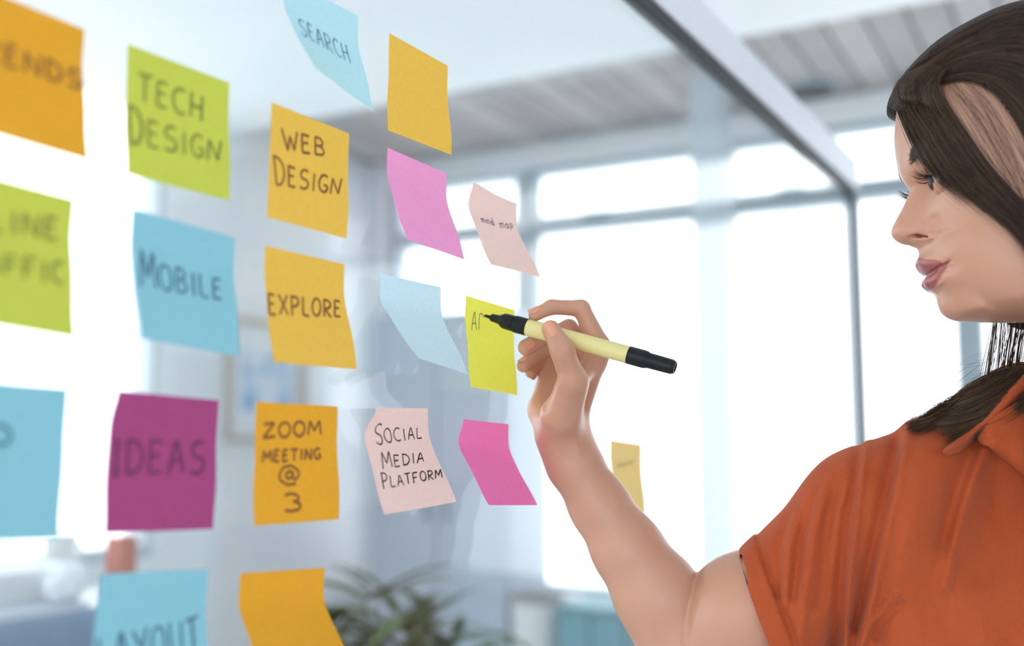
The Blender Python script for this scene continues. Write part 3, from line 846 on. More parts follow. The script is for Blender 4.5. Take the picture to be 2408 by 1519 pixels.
# ---- skin and cloth materials
def skin_mat():
    m, N, L = new_mat('skin')
    b = N['Principled BSDF']
    b.inputs['Roughness'].default_value = 0.38
    b.inputs['Subsurface Weight'].default_value = 0.18
    b.inputs['Subsurface Radius'].default_value = (1.0, 0.35, 0.2)
    b.inputs['Subsurface Scale'].default_value = 0.006
    tc = N.new('ShaderNodeTexCoord')
    n = N.new('ShaderNodeTexNoise'); n.inputs['Scale'].default_value = 38; n.inputs['Detail'].default_value = 4
    L.new(tc.outputs['Object'], n.inputs['Vector'])
    mx = N.new('ShaderNodeMix'); mx.data_type = 'RGBA'
    mx.inputs['A'].default_value = (0.63, 0.345, 0.230, 1); mx.inputs['B'].default_value = (0.60, 0.295, 0.195, 1)
    L.new(n.outputs['Fac'], mx.inputs['Factor'])
    at_ = N.new('ShaderNodeAttribute'); at_.attribute_name = 'lip'
    mx2 = N.new('ShaderNodeMix'); mx2.data_type = 'RGBA'
    mx2.inputs['B'].default_value = (0.40, 0.11, 0.10, 1)
    L.new(at_.outputs['Fac'], mx2.inputs['Factor']); L.new(mx.outputs['Result'], mx2.inputs['A'])
    L.new(mx2.outputs['Result'], b.inputs['Base Color'])
    n2 = N.new('ShaderNodeTexNoise'); n2.inputs['Scale'].default_value = 900; n2.inputs['Detail'].default_value = 2
    L.new(tc.outputs['Object'], n2.inputs['Vector'])
    bp = N.new('ShaderNodeBump'); bp.inputs['Strength'].default_value = 0.12; bp.inputs['Distance'].default_value = 0.0004
    L.new(n2.outputs['Fac'], bp.inputs['Height']); L.new(bp.outputs['Normal'], b.inputs['Normal'])
    return m
M_skin = skin_mat()
def cloth_mat():
    m, N, L = new_mat('rust_cotton')
    b = N['Principled BSDF']; b.inputs['Roughness'].default_value = 0.85; b.inputs['Sheen Weight'].default_value = 0.25
    b.inputs['Sheen Roughness'].default_value = 0.4; b.inputs['Sheen Tint'].default_value = (1, .6, .45, 1); b.inputs['Specular IOR Level'].default_value = 0.2
    tc = N.new('ShaderNodeTexCoord')
    n = N.new('ShaderNodeTexNoise'); n.inputs['Scale'].default_value = 60; n.inputs['Detail'].default_value = 6
    mp = N.new('ShaderNodeMapping'); mp.inputs['Scale'].default_value = (1, 1, .35)
    L.new(tc.outputs['Object'], mp.inputs['Vector']); L.new(mp.outputs['Vector'], n.inputs['Vector'])
    mx = N.new('ShaderNodeMix'); mx.data_type = 'RGBA'
    mx.inputs['A'].default_value = (0.42, 0.070, 0.020, 1); mx.inputs['B'].default_value = (0.54, 0.105, 0.034, 1)
    L.new(n.outputs['Fac'], mx.inputs['Factor']); L.new(mx.outputs['Result'], b.inputs['Base Color'])
    w = N.new('ShaderNodeTexNoise'); w.inputs['Scale'].default_value = 1500; w.inputs['Detail'].default_value = 2
    mp2 = N.new('ShaderNodeMapping'); mp2.inputs['Rotation'].default_value = (0, .5, .3); mp2.inputs['Scale'].default_value = (1, 1, .3)
    L.new(tc.outputs['Object'], mp2.inputs['Vector']); L.new(mp2.outputs['Vector'], w.inputs['Vector'])
    bp = N.new('ShaderNodeBump'); bp.inputs['Strength'].default_value = 0.8; bp.inputs['Distance'].default_value = 0.0007
    L.new(w.outputs['Fac'], bp.inputs['Height']); L.new(bp.outputs['Normal'], b.inputs['Normal'])
    return m
M_cloth = cloth_mat()
def hair_mat(name, dark, light):
    m, N, L = new_mat(name)
    b = N['Principled BSDF']; b.inputs['Roughness'].default_value = 0.36; b.inputs['Specular IOR Level'].default_value = 0.38
    at_ = N.new('ShaderNodeAttribute'); at_.attribute_name = 'tone'
    tc = N.new('ShaderNodeTexCoord'); n = N.new('ShaderNodeTexNoise'); n.inputs['Scale'].default_value = 90
    L.new(tc.outputs['Object'], n.inputs['Vector'])
    ad = N.new('ShaderNodeMath'); ad.operation = 'MULTIPLY_ADD'; ad.inputs[1].default_value = 0.35
    L.new(n.outputs['Fac'], ad.inputs[0]); L.new(at_.outputs['Fac'], ad.inputs[2])
    cr = N.new('ShaderNodeValToRGB')
    cr.color_ramp.elements[0].position = 0.1; cr.color_ramp.elements[0].color = (*dark, 1)
    cr.color_ramp.elements[1].position = 1.15 if False else 1.0; cr.color_ramp.elements[1].color = (*light, 1)
    L.new(ad.outputs[0], cr.inputs['Fac']); L.new(cr.outputs['Color'], b.inputs['Base Color'])
    return m
M_hair = hair_mat('hair_dark_brown', (0.018, 0.010, 0.0075), (0.15, 0.078, 0.046))
M_cap = pbr('hair_under', (0.020, 0.012, 0.009), 0.65, 0.35, 200, spec=0.25)
M_hair2 = hair_mat('hair_brown_tips', (0.034, 0.019, 0.012), (0.22, 0.13, 0.075))
M_nail = pbr('nail_coral', (0.80, 0.36, 0.22), 0.25, 0.03, 100)
M_eye = pbr('eye_white', (0.72, 0.68, 0.66), 0.15, 0.03, 200)
M_iris = pbr('iris_brown', (0.030, 0.016, 0.010), 0.3, 0.3, 600, spec=0.3)
M_denim = pbr('trouser_dark', (0.05, 0.06, 0.09), 0.8, 0.2, 120)
M_shoe = pbr('shoe_black', (0.02, 0.02, 0.022), 0.5, 0.1, 60)

# where she stands: below the neck
foot = cam2world(cc(2570, 1100, 0.84)); foot = np.array([foot[0], foot[1], 0.0])
person = empty('person', foot)
tag(person, 'person with dark brown hair in a rust-orange shirt writing on the yellow note', 'person')

# ---------------------------------------------------------------- right arm and hand
HZ = 0.012
def ch(lst, dz=HZ): return [(a, b, c + dz, d) for a, b, c, d in lst]
thumb = ch([(1322, 1000, .850, 40), (1345, 893, .812, 33), (1323, 824, .804, 27), (1295, 774, .810, 22)])
index = ch([(1410, 818, .848, 27), (1367, 725, .846, 20), (1297, 722, .842, 17.5), (1257, 741, .838, 15.5)])
middle = ch([(1398, 840, .866, 25), (1338, 770, .862, 19.5), (1274, 796, .856, 20), (1237, 817, .852, 20)])
ring = ch([(1386, 864, .886, 23), (1312, 812, .886, 18), (1252, 840, .879, 17.5), (1231, 860, .872, 16.5)])
pinky = ch([(1374, 890, .903, 20), (1312, 842, .908, 16), (1264, 856, .899, 15.5), (1249, 876, .89, 14.5)])
mcs = [ch([(1410, 818, .848, 25), (1345, 1005, .862, 28)]), ch([(1398, 840, .866, 25), (1332, 1010, .870, 28)]),
       ch([(1386, 864, .886, 23), (1318, 1008, .880, 27)]), ch([(1372, 890, .901, 21), (1300, 1000, .888, 27)]),
       ch([(1296, 868, .905, 26), (1279, 962, .888, 34)]), ch([(1340, 870, .900, 30), (1300, 960, .890, 36)]), ch([(1280, 968, .886, 34), (1312, 1015, .872, 42)])]
thenar = ch([(1347, 900, .818, 30), (1318, 975, .838, 42), (1325, 1030, .862, 46)])
web = ch([(1345, 905, .824, 24), (1402, 850, .850, 20)])
forearm = ch([(1322, 1022, .866, 56), (1350, 1090, .864, 60), (1410, 1190, .860, 66), (1475, 1290, .855, 79), (1545, 1398, .85, 96), (1606, 1500, .848, 112)])
upper = ch([(1600, 1525, .848, 104), (1758, 1438, .828, 126), (1900, 1345, .806, 92), (2040, 1210, .79, 95)])
C_palm = [cone_of(m[0], m[1]) for m in mcs] + [cone_of(a, b) for a, b in zip(thenar[:-1], thenar[1:])] + [cone_of(*web)]
C_fing = [[cone_of(a, b) for a, b in zip(f[:-1], f[1:])] for f in (index, middle, ring, pinky)]
C_thumb = [cone_of(a, b) for a, b in zip(thumb[:-1], thumb[1:])]
C_fore = [cone_of(a, b) for a, b in zip(forearm[:-1], forearm[1:])]
C_upper = [cone_of(a, b) for a, b in zip(upper[:-1], upper[1:])]
def joint_bump(p, c, r, amp):
    return 0
def arm_sdf(p):
    d = None
    for c in C_palm:
        e = round_cone(p, *c); d = e if d is None else smin(d, e, .009)
    fa = None
    for c in C_fore:
        e = round_cone(p, *c); fa = e if fa is None else smin(fa, e, .012)
    d = smin(d, fa, .016)
    fs = None
    for f in C_fing:
        g = None
        for c in f:
            e = round_cone(p, *c); g = e if g is None else smin(g, e, .0028)
        fs = g if fs is None else smin(fs, g, .0010)
    th = None
    for c in C_thumb:
        e = round_cone(p, *c); th = e if th is None else smin(th, e, .005)
    d = smin(d, fs, .0055); d = smin(d, th, .007)
    ua = None
    for c in C_upper:
        e = round_cone(p, *c); ua = e if ua is None else smin(ua, e, .02)
    d = smin(d, ua, .0022)
    # creases and tendons, in the plane of the view
    X, Y = q2px(p)
    near = p[:, 2] < .86
    for pl, w, a in (([(1300, 838), (1322, 832), (1346, 822)], 3.2, .0004), ([(1322, 880), (1345, 872), (1366, 880)], 4, .0003),
                     ([(1300, 955), (1330, 990), (1345, 1000)], 5, .0004), ([(1283, 960), (1297, 905), (1312, 880)], 7, .0012)):
        d = d + np.where(near, a * np.exp(-(pl_dist(X, Y, pl) / w) ** 2), 0)
    d = d + np.where(p[:, 2] < .85, .0024 * np.exp(-(pl_dist(X, Y, [(1652, 1335), (1632, 1392), (1619, 1450), (1612, 1510)]) / 10) ** 2), 0)
    d = d - np.where(near, .0011 * np.exp(-(pl_dist(X, Y, [(1360, 1060), (1352, 1010), (1362, 960), (1385, 890)]) / 8) ** 2), 0)
    return d
bx = [cc(1150, 1700, .93), cc(2160, 620, .70), cc(1150, 640, .93), cc(2160, 1650, .96)]
lo = np.array([cc(1190, 0, .93)[0], cc(0, 1680, .86)[1], .700]); hi = np.array([cc(2150, 0, .80)[0], cc(0, 680, .93)[1], .945])
armV, armQ = sdf_mesh(arm_sdf, lo, hi, .0014)
armV = smooth_mesh(armV, armQ, 2, .5)

# ---------------------------------------------------------------- head, built from its traced profile
PROFILE = [(2108, 262), (2107, 299), (2107, 319), (2109, 345), (2112, 375), (2117, 401), (2127, 426), (2137, 441), (2139, 450), (2135, 461), (2124, 486), (2108.5, 515), (2098.5, 535),
           (2096.5, 547), (2100, 557), (2108, 565), (2121, 572), (2138, 576), (2150, 579), (2158, 585), (2161.5, 593), (2161, 602), (2157.5, 611), (2157, 621), (2164, 634), (2177, 645), (2178, 650), (2173, 658),
           (2172, 668), (2179, 679), (2193, 685), (2202, 693), (2205, 707), (2208.5, 722), (2217, 738), (2233, 750), (2254, 755), (2300, 757), (2350, 758)]
SKULL = [(2408, 756), (2470, 750), (2540, 720), (2590, 640), (2650, 540), (2700, 430), (2715, 310), (2690, 190), (2620, 98), (2520, 46), (2420, 38), (2345, 53), (2270, 88), (2205, 128), (2148, 183), (2118, 228)]
HZD = 0.80
NA = at(2139, 450, HZD)
AZ = math.radians(-79)
hF = np.array([math.sin(AZ), math.cos(AZ), 0]); hL = np.array([-math.cos(AZ), math.sin(AZ), 0]) ; hU = np.array([0, 0, 1.0])
if hL[1] > 0: hL = -hL
def sag(px, py):
    r = ray(px, py); k = ((NA - CAM) @ hL) / (r @ hL); P = CAM + k * r - NA
    return np.array([P @ hF, P[2]])
def h2w(g, y, h): return NA + np.multiply.outer(g, hF) + np.multiply.outer(y, hL) + np.multiply.outer(h, hU)
def catmull(P, n):
    P = np.asarray(P, float); m = len(P); out = []
    for i in range(m):
        p0, p1, p2, p3 = P[i - 1], P[i], P[(i + 1) % m], P[(i + 2) % m]
        t = np.linspace(0, 1, n, endpoint=False)[:, None]
        out.append(.5 * ((2 * p1) + (-p0 + p2) * t + (2 * p0 - 5 * p1 + 4 * p2 - p3) * t ** 2 + (-p0 + 3 * p1 - 3 * p2 + p3) * t ** 3))
    return np.concatenate(out)
outline = catmull([sag(*p) for p in PROFILE + SKULL], 14)
ctr = sag(2330, 520)
ang = np.arctan2(outline[:, 1] - ctr[1], outline[:, 0] - ctr[0])          # forward = 0, up = +90 deg
rad = np.hypot(outline[:, 1] - ctr[1], outline[:, 0] - ctr[0])
o_ = np.argsort(ang); ang_s = ang[o_]; rad_s = rad[o_]
phi = np.concatenate([np.arange(-112, 62, .32), np.arange(62, 248, 2.0)]); phi_r = np.radians((phi + 180) % 360 - 180)
RR = np.interp(phi_r, ang_s, rad_s, period=2 * math.pi)
nf = len(PROFILE) * 14
face = outline[:nf]; fo = np.argsort(face[:, 1]); fh = face[fo, 1]; fg = face[fo, 0]
T_T = np.array([0, 1, 2.5, 5, 8, 12, 15, 18, 22, 27, 30, 33, 40, 50, 65, 85, 120]) * 1e-3
T_W = [
 (110, [0, 15, 24, 34, 42, 49, 53, 56, 59, 62, 63.5, 65, 68, 71, 74, 75, 72]),
 (60, [0, 15, 24, 34, 42, 48, 52, 55, 58, 61, 62.5, 64, 66.5, 69.5, 73, 75, 72]),
 (35, [0, 14, 23, 33, 41, 48, 52, 55, 58, 60.5, 62, 63, 65.5, 68.5, 72, 74, 71]),
 (17, [0, 9, 17, 28, 38, 46, 50.5, 53.5, 56.5, 59, 60.3, 61.5, 64, 67, 71, 73, 70]),
 (9, [0, 6.5, 10, 15.5, 24, 40, 47, 51.5, 55, 57.5, 58.8, 60, 62.5, 66, 70, 73, 70]),
 (3, [0, 5.2, 7.8, 10.2, 12.6, 16, 22, 38, 49.5, 55, 56.8, 58.2, 61, 64.5, 69, 72.5, 70]),
 (-3, [0, 4.8, 7.2, 9.6, 11.6, 14.6, 19.5, 31, 46.5, 54.5, 56.8, 58.5, 61, 64.5, 69, 72, 70]),
 (-12, [0, 4.6, 7.0, 9.6, 11.8, 14.8, 19.0, 27, 39, 49.5, 52.5, 56, 60.5, 64.5, 68.5, 71.5, 69]),
 (-20, [0, 4.8, 7.4, 10.2, 12.4, 14.8, 17.0, 20.5, 29, 41.5, 46.5, 52.5, 60, 64.5, 68, 71, 68]),
 (-27, [0, 5.4, 8.2, 11.2, 13.4, 15.4, 16.6, 17.6, 19.4, 27, 37.5, 47, 58, 64, 67.5, 70, 67]),
 (-32, [0, 6.0, 9.0, 11.8, 13.8, 15.6, 16.6, 17.4, 18.2, 20.5, 29, 42, 56.5, 63.2, 67, 69.5, 67]),
 (-36.5, [0, 5.5, 8.4, 11.4, 13.4, 15.2, 16.2, 16.8, 17.8, 24, 35, 45, 56.5, 62.6, 66.4, 69, 66]),
 (-40, [0, 4.4, 6.6, 9.4, 12.0, 15.0, 17.5, 22, 33, 46, 50.5, 53.5, 58.5, 62.5, 66, 68.5, 66]),
 (-43, [0, 5, 9, 15.5, 24, 34, 40, 45, 50, 54, 55.8, 57.2, 59.8, 62.6, 65.6, 68, 65]),
 (-48, [0, 7.5, 13, 19.5, 26, 34, 39.5, 44, 48.8, 53, 55, 56.6, 59.2, 62.2, 65, 67.5, 65]),
 (-53.5, [0, 9, 14, 19, 24, 31.5, 37.5, 42.5, 47.5, 52, 54.2, 56, 58.8, 61.8, 64.6, 67, 64]),
 (-59, [0, 9.5, 15, 20.5, 25, 31.5, 36.5, 41, 46.2, 51, 53.4, 55.4, 58.4, 61.4, 64.2, 66.6, 64]),
 (-65, [0, 10, 16, 22.5, 27.5, 33.5, 37.5, 41, 45.6, 50.4, 52.8, 54.8, 58, 61, 63.8, 66, 63]),
 (-71, [0, 8, 13, 19.5, 25.5, 32.5, 37, 40.6, 45, 49.6, 52, 54, 57.4, 60.6, 63.4, 65.6, 62]),
 (-79, [0, 9, 15, 22, 28, 34, 38, 41.4, 45.2, 49.2, 51.4, 53.4, 56.8, 60, 62.8, 65, 61]),
 (-88, [0, 8, 12.6, 18.5, 24, 30, 34, 37.6, 41.8, 46, 48.4, 50.4, 54.4, 58, 61.4, 63.6, 60]),
 (-100, [0, 7, 11, 16, 20.5, 26, 30, 33.6, 38, 42.6, 45.2, 47.6, 52, 56, 59.6, 62, 58]),
]
T_H = np.array([r[0] for r in T_W])[::-1] * 1e-3; TW = np.array([r[1] for r in T_W])[::-1] * 1e-3
sq = np.sqrt(T_T); sqd = np.linspace(0, sq[-1], 240)
TWd = np.stack([np.interp(sqd, sq, r) for r in TW])
hd_ = np.linspace(T_H[0], T_H[-1], 420)
TWd = np.stack([np.interp(hd_, T_H, TWd[:, j]) for j in range(240)], 1)
def blur1(A, k, axis):
    ker = np.exp(-np.linspace(-2, 2, 2 * k + 1) ** 2); ker /= ker.sum()
    return np.apply_along_axis(lambda v: np.convolve(np.pad(v, k, mode='edge'), ker, 'valid'), axis, A)
TWd = blur1(TWd, 5, 0); z0 = TWd[:, :1].copy(); TWd[:, 1:] = blur1(TWd, 3, 1)[:, 1:]; TWd[:, 0] = 0
def w_lookup(g, h):
    t = np.clip(np.interp(h, fh, fg) - g, 0, T_T[-1])
    a = np.sqrt(t) / sqd[-1] * 239; b = np.clip((h - hd_[0]) / (hd_[-1] - hd_[0]) * 419, 0, 418.999)
    a = np.clip(a, 0, 238.999); ia = a.astype(int); ib = b.astype(int); fa = a - ia; fb = b - ib
    return (TWd[ib, ia] * (1 - fa) + TWd[ib, ia + 1] * fa) * (1 - fb) + (TWd[ib + 1, ia] * (1 - fa) + TWd[ib + 1, ia + 1] * fa) * fb
NR = 150
rho = 1 - (1 - np.linspace(0, 1, NR)) ** 2.0
PH, RH = np.meshgrid(np.arange(len(phi)), rho, indexing='ij')
gg = ctr[0] + RH * RR[PH] * np.cos(phi_r[PH]); hh = ctr[1] + RH * RR[PH] * np.sin(phi_r[PH])
# cheek, temple and jaw: the same widths measured from a smoothed profile, blended in behind the front features
hs_ = np.linspace(fh[0] - .03, fh[-1] + .03, 700); dh_ = hs_[1] - hs_[0]
def gblur(v, sig, axis=0):
    k = max(1, int(2.5 * sig / dh_)); x = np.arange(-k, k + 1) * dh_; ker = np.exp(-.5 * (x / sig) ** 2); ker /= ker.sum()
    return np.apply_along_axis(lambda q: np.convolve(np.pad(q, k, mode='edge'), ker, 'valid'), axis, v)
gs_ = gblur(np.interp(hs_, fh, fg), .011)
TS_ = gblur(np.stack([np.interp(hs_, hd_, TWd[:, j]) for j in range(240)], 1), .010)
tts = np.clip(np.interp(hh, hs_, gs_) - gg, 0, T_T[-1])
qa = np.clip(np.sqrt(tts) / sqd[-1] * 239, 0, 238.999); qb = np.clip((hh - hs_[0]) / dh_, 0, 698.999)
ja = qa.astype(int); jb = qb.astype(int); fa_ = qa - ja; fb_ = qb - jb
ws = (TS_[jb, ja] * (1 - fa_) + TS_[jb, ja + 1] * fa_) * (1 - fb_) + (TS_[jb + 1, ja] * (1 - fa_) + TS_[jb + 1, ja + 1] * fa_) * fb_
ta_ = gblur(np.interp(hs_, [-.105, -.085, -.066, -.055, -.046, -.039, -.022, -.010, .010, .03], [.008, .008, .010, .010, .013, .020, .022, .023, .018, .012]), .003)
mixb = np.clip((tts - np.interp(hh, hs_, ta_)) / .013, 0, 1); mixb = mixb * mixb * (3 - 2 * mixb)
ww = w_lookup(gg, hh) * (1 - mixb) + ws * mixb
# rounding at the jaw (below) and over the cranium (above, behind)
pa_chin = math.degrees(math.atan2(*(sag(2217, 738) - ctr)[::-1])); pa_jaw = math.degrees(math.atan2(*(sag(2290, 757) - ctr)[::-1]))
pa_hair = math.degrees(math.atan2(*(sag(2108, 285) - ctr)[::-1]))
pd = phi[PH]
rj = np.interp(pd, [-112, pa_jaw, pa_chin + 3, pa_hair - 4, pa_hair + 45, 200, 248], [.016, .012, .0002, .0002, .075, .08, .016])
bdist = (1 - RH) * RR[PH]
ww = ww * np.sqrt(np.clip(1 - (1 - np.clip(bdist / rj, 0, 1)) ** 2, 0, 1))
ww[:, -1] = 0
def grid_norm(P):
    du = np.gradient(P, axis=0); dv = np.gradient(P, axis=1)
    n = np.cross(dv, du); l = np.linalg.norm(n, axis=-1, keepdims=True); n = n / np.maximum(l, 1e-12)
    return n
Pn = h2w(gg, ww, hh)
nn = grid_norm(Pn); nn *= np.sign(np.median(nn @ hL))
GX, GY, GZ = to_px(Pn.reshape(-1, 3)); GX = GX.reshape(gg.shape); GY = GY.reshape(gg.shape)
def soft_poly(poly, k):
    return np.clip(1 - np.where(in_poly(GX, GY, poly), 0, pl_dist(GX, GY, poly + poly[:1])) / k, 0, 1)
sm_ = np.maximum(soft_poly([(2200, 470), (2262, 470), (2270, 600), (2225, 600), (2200, 590), (2206, 560), (2206, 525)], 26), soft_poly([(2240, 590), (2290, 590), (2300, 720), (2235, 720), (2222, 680), (2238, 640)], 12))
for _ in range(120):
    S_ = Pn.copy(); S_[1:-1, 1:-1] = (Pn[:-2, 1:-1] + Pn[2:, 1:-1] + Pn[1:-1, :-2] + Pn[1:-1, 2:]) / 4
    Pn = Pn + (S_ - Pn) * (sm_ * .8)[..., None]
nn = grid_norm(Pn); nn *= np.sign(np.median(nn @ hL))
# sculpting strokes on the near half (mirrored below): (polyline px, width px, height m)
LIP_U = [(2155, 606), (2168, 606), (2176, 609), (2200, 611), (2228, 617), (2206, 629), (2182, 649), (2164, 637), (2153, 622)]
LIP_L = [(2182, 648), (2206, 628), (2229, 617), (2224, 634), (2210, 656), (2196, 677), (2184, 683), (2168, 670), (2170, 656)]
disp = np.zeros(gg.shape)
def stroke(pl, w, a): 
    global disp
    disp = disp + a * np.exp(-(pl_dist(GX, GY, pl) / w) ** 2)
stroke([(2172, 650), (2184, 646), (2206, 629), (2229, 617)], 3.2, -.0019)       # mouth line
stroke([(2227, 617), (2234, 616)], 6, -.0007)
stroke([(2163, 620), (2185, 621), (2206, 620)], 8, .0008)                        # upper lip
stroke([(2180, 665), (2198, 655), (2212, 638)], 8, .0012)                        # lower lip
stroke([(2196, 688), (2214, 678), (2224, 660)], 9, -.0006)                       # under the lower lip
stroke([(2143, 562), (2158, 557), (2172, 558)], 6.3, -.0058)                     # nostril
stroke([(2148, 560), (2168, 558)], 4.0, -.0034)
stroke([(2197, 514), (2206, 534), (2204, 552), (2192, 567)], 9, -.0009)          # crease round the nostril wing
stroke([(2174, 532), (2184, 544)], 14, .0015)                                    # nostril wing
Pn = Pn + nn * (disp * np.clip(ww / .004, 0, 1))[..., None]
for _ in range(3):
    S_ = Pn.copy(); S_[1:-1, 1:-1] = (2 * Pn[1:-1, 1:-1] + Pn[:-2, 1:-1] + Pn[2:, 1:-1] + Pn[1:-1, :-2] + Pn[1:-1, 2:]) / 6
    Pn = np.where((ww > .003)[..., None], S_, Pn)
Pf = Pn - 2 * ((Pn - NA) @ hL)[..., None] * hL
lip = np.clip(np.where(in_poly(GX, GY, LIP_U) | in_poly(GX, GY, LIP_L), 1.0, 0.0), 0, 1)
lip = blur1(blur1(lip, 2, 0), 2, 1)
nphi = len(phi)
def grid_quads(off, flip):
    i = np.arange(nphi)[:, None]; j = np.arange(NR - 1)[None]
    i2 = (i + 1) % nphi
    q = np.stack(np.broadcast_arrays(i * NR + j, i2 * NR + j, i2 * NR + j + 1, i * NR + j + 1), -1).reshape(-1, 4) + off
    return q[:, ::-1] if flip else q
headV = np.concatenate([Pn.reshape(-1, 3), Pf.reshape(-1, 3)])
headQ = np.concatenate([grid_quads(0, False), grid_quads(nphi * NR, True)])
fn_ = np.cross(headV[headQ[200, 1]] - headV[headQ[200, 0]], headV[headQ[200, 2]] - headV[headQ[200, 0]])
headLip = np.concatenate([lip.ravel(), lip.ravel()])

# neck, upper chest and the other arm (under the shirt), coarse
NK = [cone_of((2600, 640, .79, 145), (2615, 960, .815, 165)), cone_of((2615, 960, .815, 165), (2590, 1350, .87, 170)), cone_of((2040, 1210, .80, 100), (2590, 1060, .83, 130)),
      cone_of((2590, 1060, .83, 130), (3060, 1210, .88, 100)), cone_of((2590, 1350, .87, 170), (2570, 2000, .87, 200)),
      cone_of((3070, 1230, .88, 105), (3160, 2000, .90, 95)), cone_of((3160, 2000, .90, 85), (3120, 2700, .86, 62)), cone_of((3118, 2720, .86, 60), (3105, 2960, .84, 40))]
def trunk_sdf(p):
    d = None
    for c in NK:
        e = round_cone(p, *c); d = e if d is None else smin(d, e, .03)
    return d
lo = np.array([.20, cc(0, 3050, .86)[1], .66]); hi = np.array([.82, cc(0, 560, .79)[1], 1.02])
trV, trQ = sdf_mesh(trunk_sdf, lo, hi, .006)
V = np.concatenate([cam2world(armV), headV, cam2world(trV)])
Q = np.concatenate([armQ, headQ + len(armV), trQ + len(armV) + len(headV)])

# eyelids: curved skin shells over each eyeball, part of the same body mesh
EYE_G, EYE_Y, EYE_H, EYE_R = -.0205, .0305, .001, .0122
lidV = []; lidQ = []
def lid(side, el0, el1, r0, r1, azs=(-88, 108)):
    na, ne = 48, 14; b0 = len(V) + sum(len(x) for x in lidV)
    A_ = np.radians(np.linspace(azs[0], azs[1], na))[:, None]; s = np.linspace(0, 1, ne)[None]
    shape = np.maximum(np.cos(np.clip(A_ * np.where(A_ > 0, 1.42, 1.8), -1.57, 1.57)), 0) ** .55
    el = np.radians(el0 * shape - 3 * (1 - shape)) * (1 - s) + np.radians(el1) * s
    r = r0 + (r1 - r0) * s
    g = EYE_G + r * np.cos(el) * np.cos(A_); y = EYE_Y + r * np.cos(el) * np.sin(A_); h = EYE_H + r * np.sin(el)
    P = h2w(g.ravel(), side * y.ravel(), h.ravel())
    q = np.array([(i * ne + j, (i + 1) * ne + j, (i + 1) * ne + j + 1, i * ne + j + 1) for i in range(na - 1) for j in range(ne - 1)])
    lidV.append(P); lidQ.append(q + b0)
    return P.reshape(na, ne, 3)
edges = {}
for side in (1, -1):
    edges[side] = lid(side, 11, 88, .0131, .0124)
    lid(side, -20, -88, .0127, .0123)
V = np.concatenate([V] + lidV); Q = np.concatenate([Q] + lidQ)
body = np_mesh('body', V, Q, M_skin, person)
la = body.data.attributes.new('lip', 'FLOAT', 'POINT')
lv = np.zeros(len(V), np.float32); lv[len(armV):len(armV) + len(headV)] = headLip
la.data.foreach_set('value', lv)
tag(body, 'light skin of the face, raised arm and hand')

def ellipsoid(name, c, R, mat, parent, seg=24):
    bm = bmesh.new(); bmesh.ops.create_uvsphere(bm, u_segments=seg, v_segments=seg // 2, radius=1)
    me = bpy.data.meshes.new(name); bm.to_mesh(me); bm.free()
    me.polygons.foreach_set('use_smooth', [True] * len(me.polygons)); me.materials.append(mat)
    o = bpy.data.objects.new(name, me); COL.objects.link(o)
    o.parent = parent; o.matrix_parent_inverse = Matrix.Translation(-Vector(parent.location))
    o.matrix_basis = Matrix.Translation(Vector(c)) @ R
    return o
gaze = h2w(np.array([.94]), np.array([0.0]), np.array([-.22]))[0] - NA; gaze /= np.linalg.norm(gaze)
for side in (1, -1):
    c = h2w(EYE_G, side * EYE_Y, EYE_H)
    ellipsoid('eyeball', c, Matrix.Scale(EYE_R, 4), M_eye, person)
    rot = Vector(gaze).to_track_quat('Z', 'Y').to_matrix().to_4x4()
    ellipsoid('iris', c + gaze * .0090, rot @ Matrix.Diagonal((.0068, .0068, .0042, 1)), M_iris, person, 20)

# ---------------------------------------------------------------- strands
def tubes(name, paths, radii, mat, parent, sides=3):
    """paths (n, m, 3), radii (n, m) -> one mesh of thin tapered strands"""
    paths = np.asarray(paths); n, m, _ = paths.shape
    tg = np.gradient(paths, axis=1); tg /= np.linalg.norm(tg, axis=-1, keepdims=True) + 1e-12
    ref = np.where(np.abs(tg[..., 2:3]) > .9, np.array([1.0, 0, 0]), np.array([0, 0, 1.0]))
    u = np.cross(tg, ref); u /= np.linalg.norm(u, axis=-1, keepdims=True) + 1e-12; w = np.cross(tg, u)
    th = 2 * math.pi * np.arange(sides) / sides
    Vs = paths[:, :, None] + radii[:, :, None, None] * (np.cos(th)[None, None, :, None] * u[:, :, None] + np.sin(th)[None, None, :, None] * w[:, :, None])
    base = (np.arange(n)[:, None, None] * m + np.arange(m - 1)[None, :, None]) * sides
    s = np.arange(sides)[None, None]; s2 = (s + 1) % sides
    q = np.stack(np.broadcast_arrays(base + s, base + s2, base + sides + s2, base + sides + s), -1).reshape(-1, 4)
    o = np_mesh(name, Vs.reshape(-1, 3), q, mat, parent)
    tn = o.data.attributes.new('tone', 'FLOAT', 'POINT')
    tn.data.foreach_set('value', np.repeat(np.clip(rng.gamma(1.3, .22, n), 0, 1), m * sides).astype(np.float32))
    return o
def resample(P, m):
    P = np.asarray(P, float)
    n = len(P); ext = np.concatenate([[2 * P[0] - P[1]], P, [2 * P[-1] - P[-2]]]); out = []
    for t in np.linspace(0, n - 1, m):
        i = min(int(t), n - 2); f = t - i
        p0, p1, p2, p3 = ext[i:i + 4]
        out.append(.5 * (2 * p1 + (-p0 + p2) * f + (2 * p0 - 5 * p1 + 4 * p2 - p3) * f * f + (-p0 + 3 * p1 - 3 * p2 + p3) * f ** 3))
    return np.array(out)

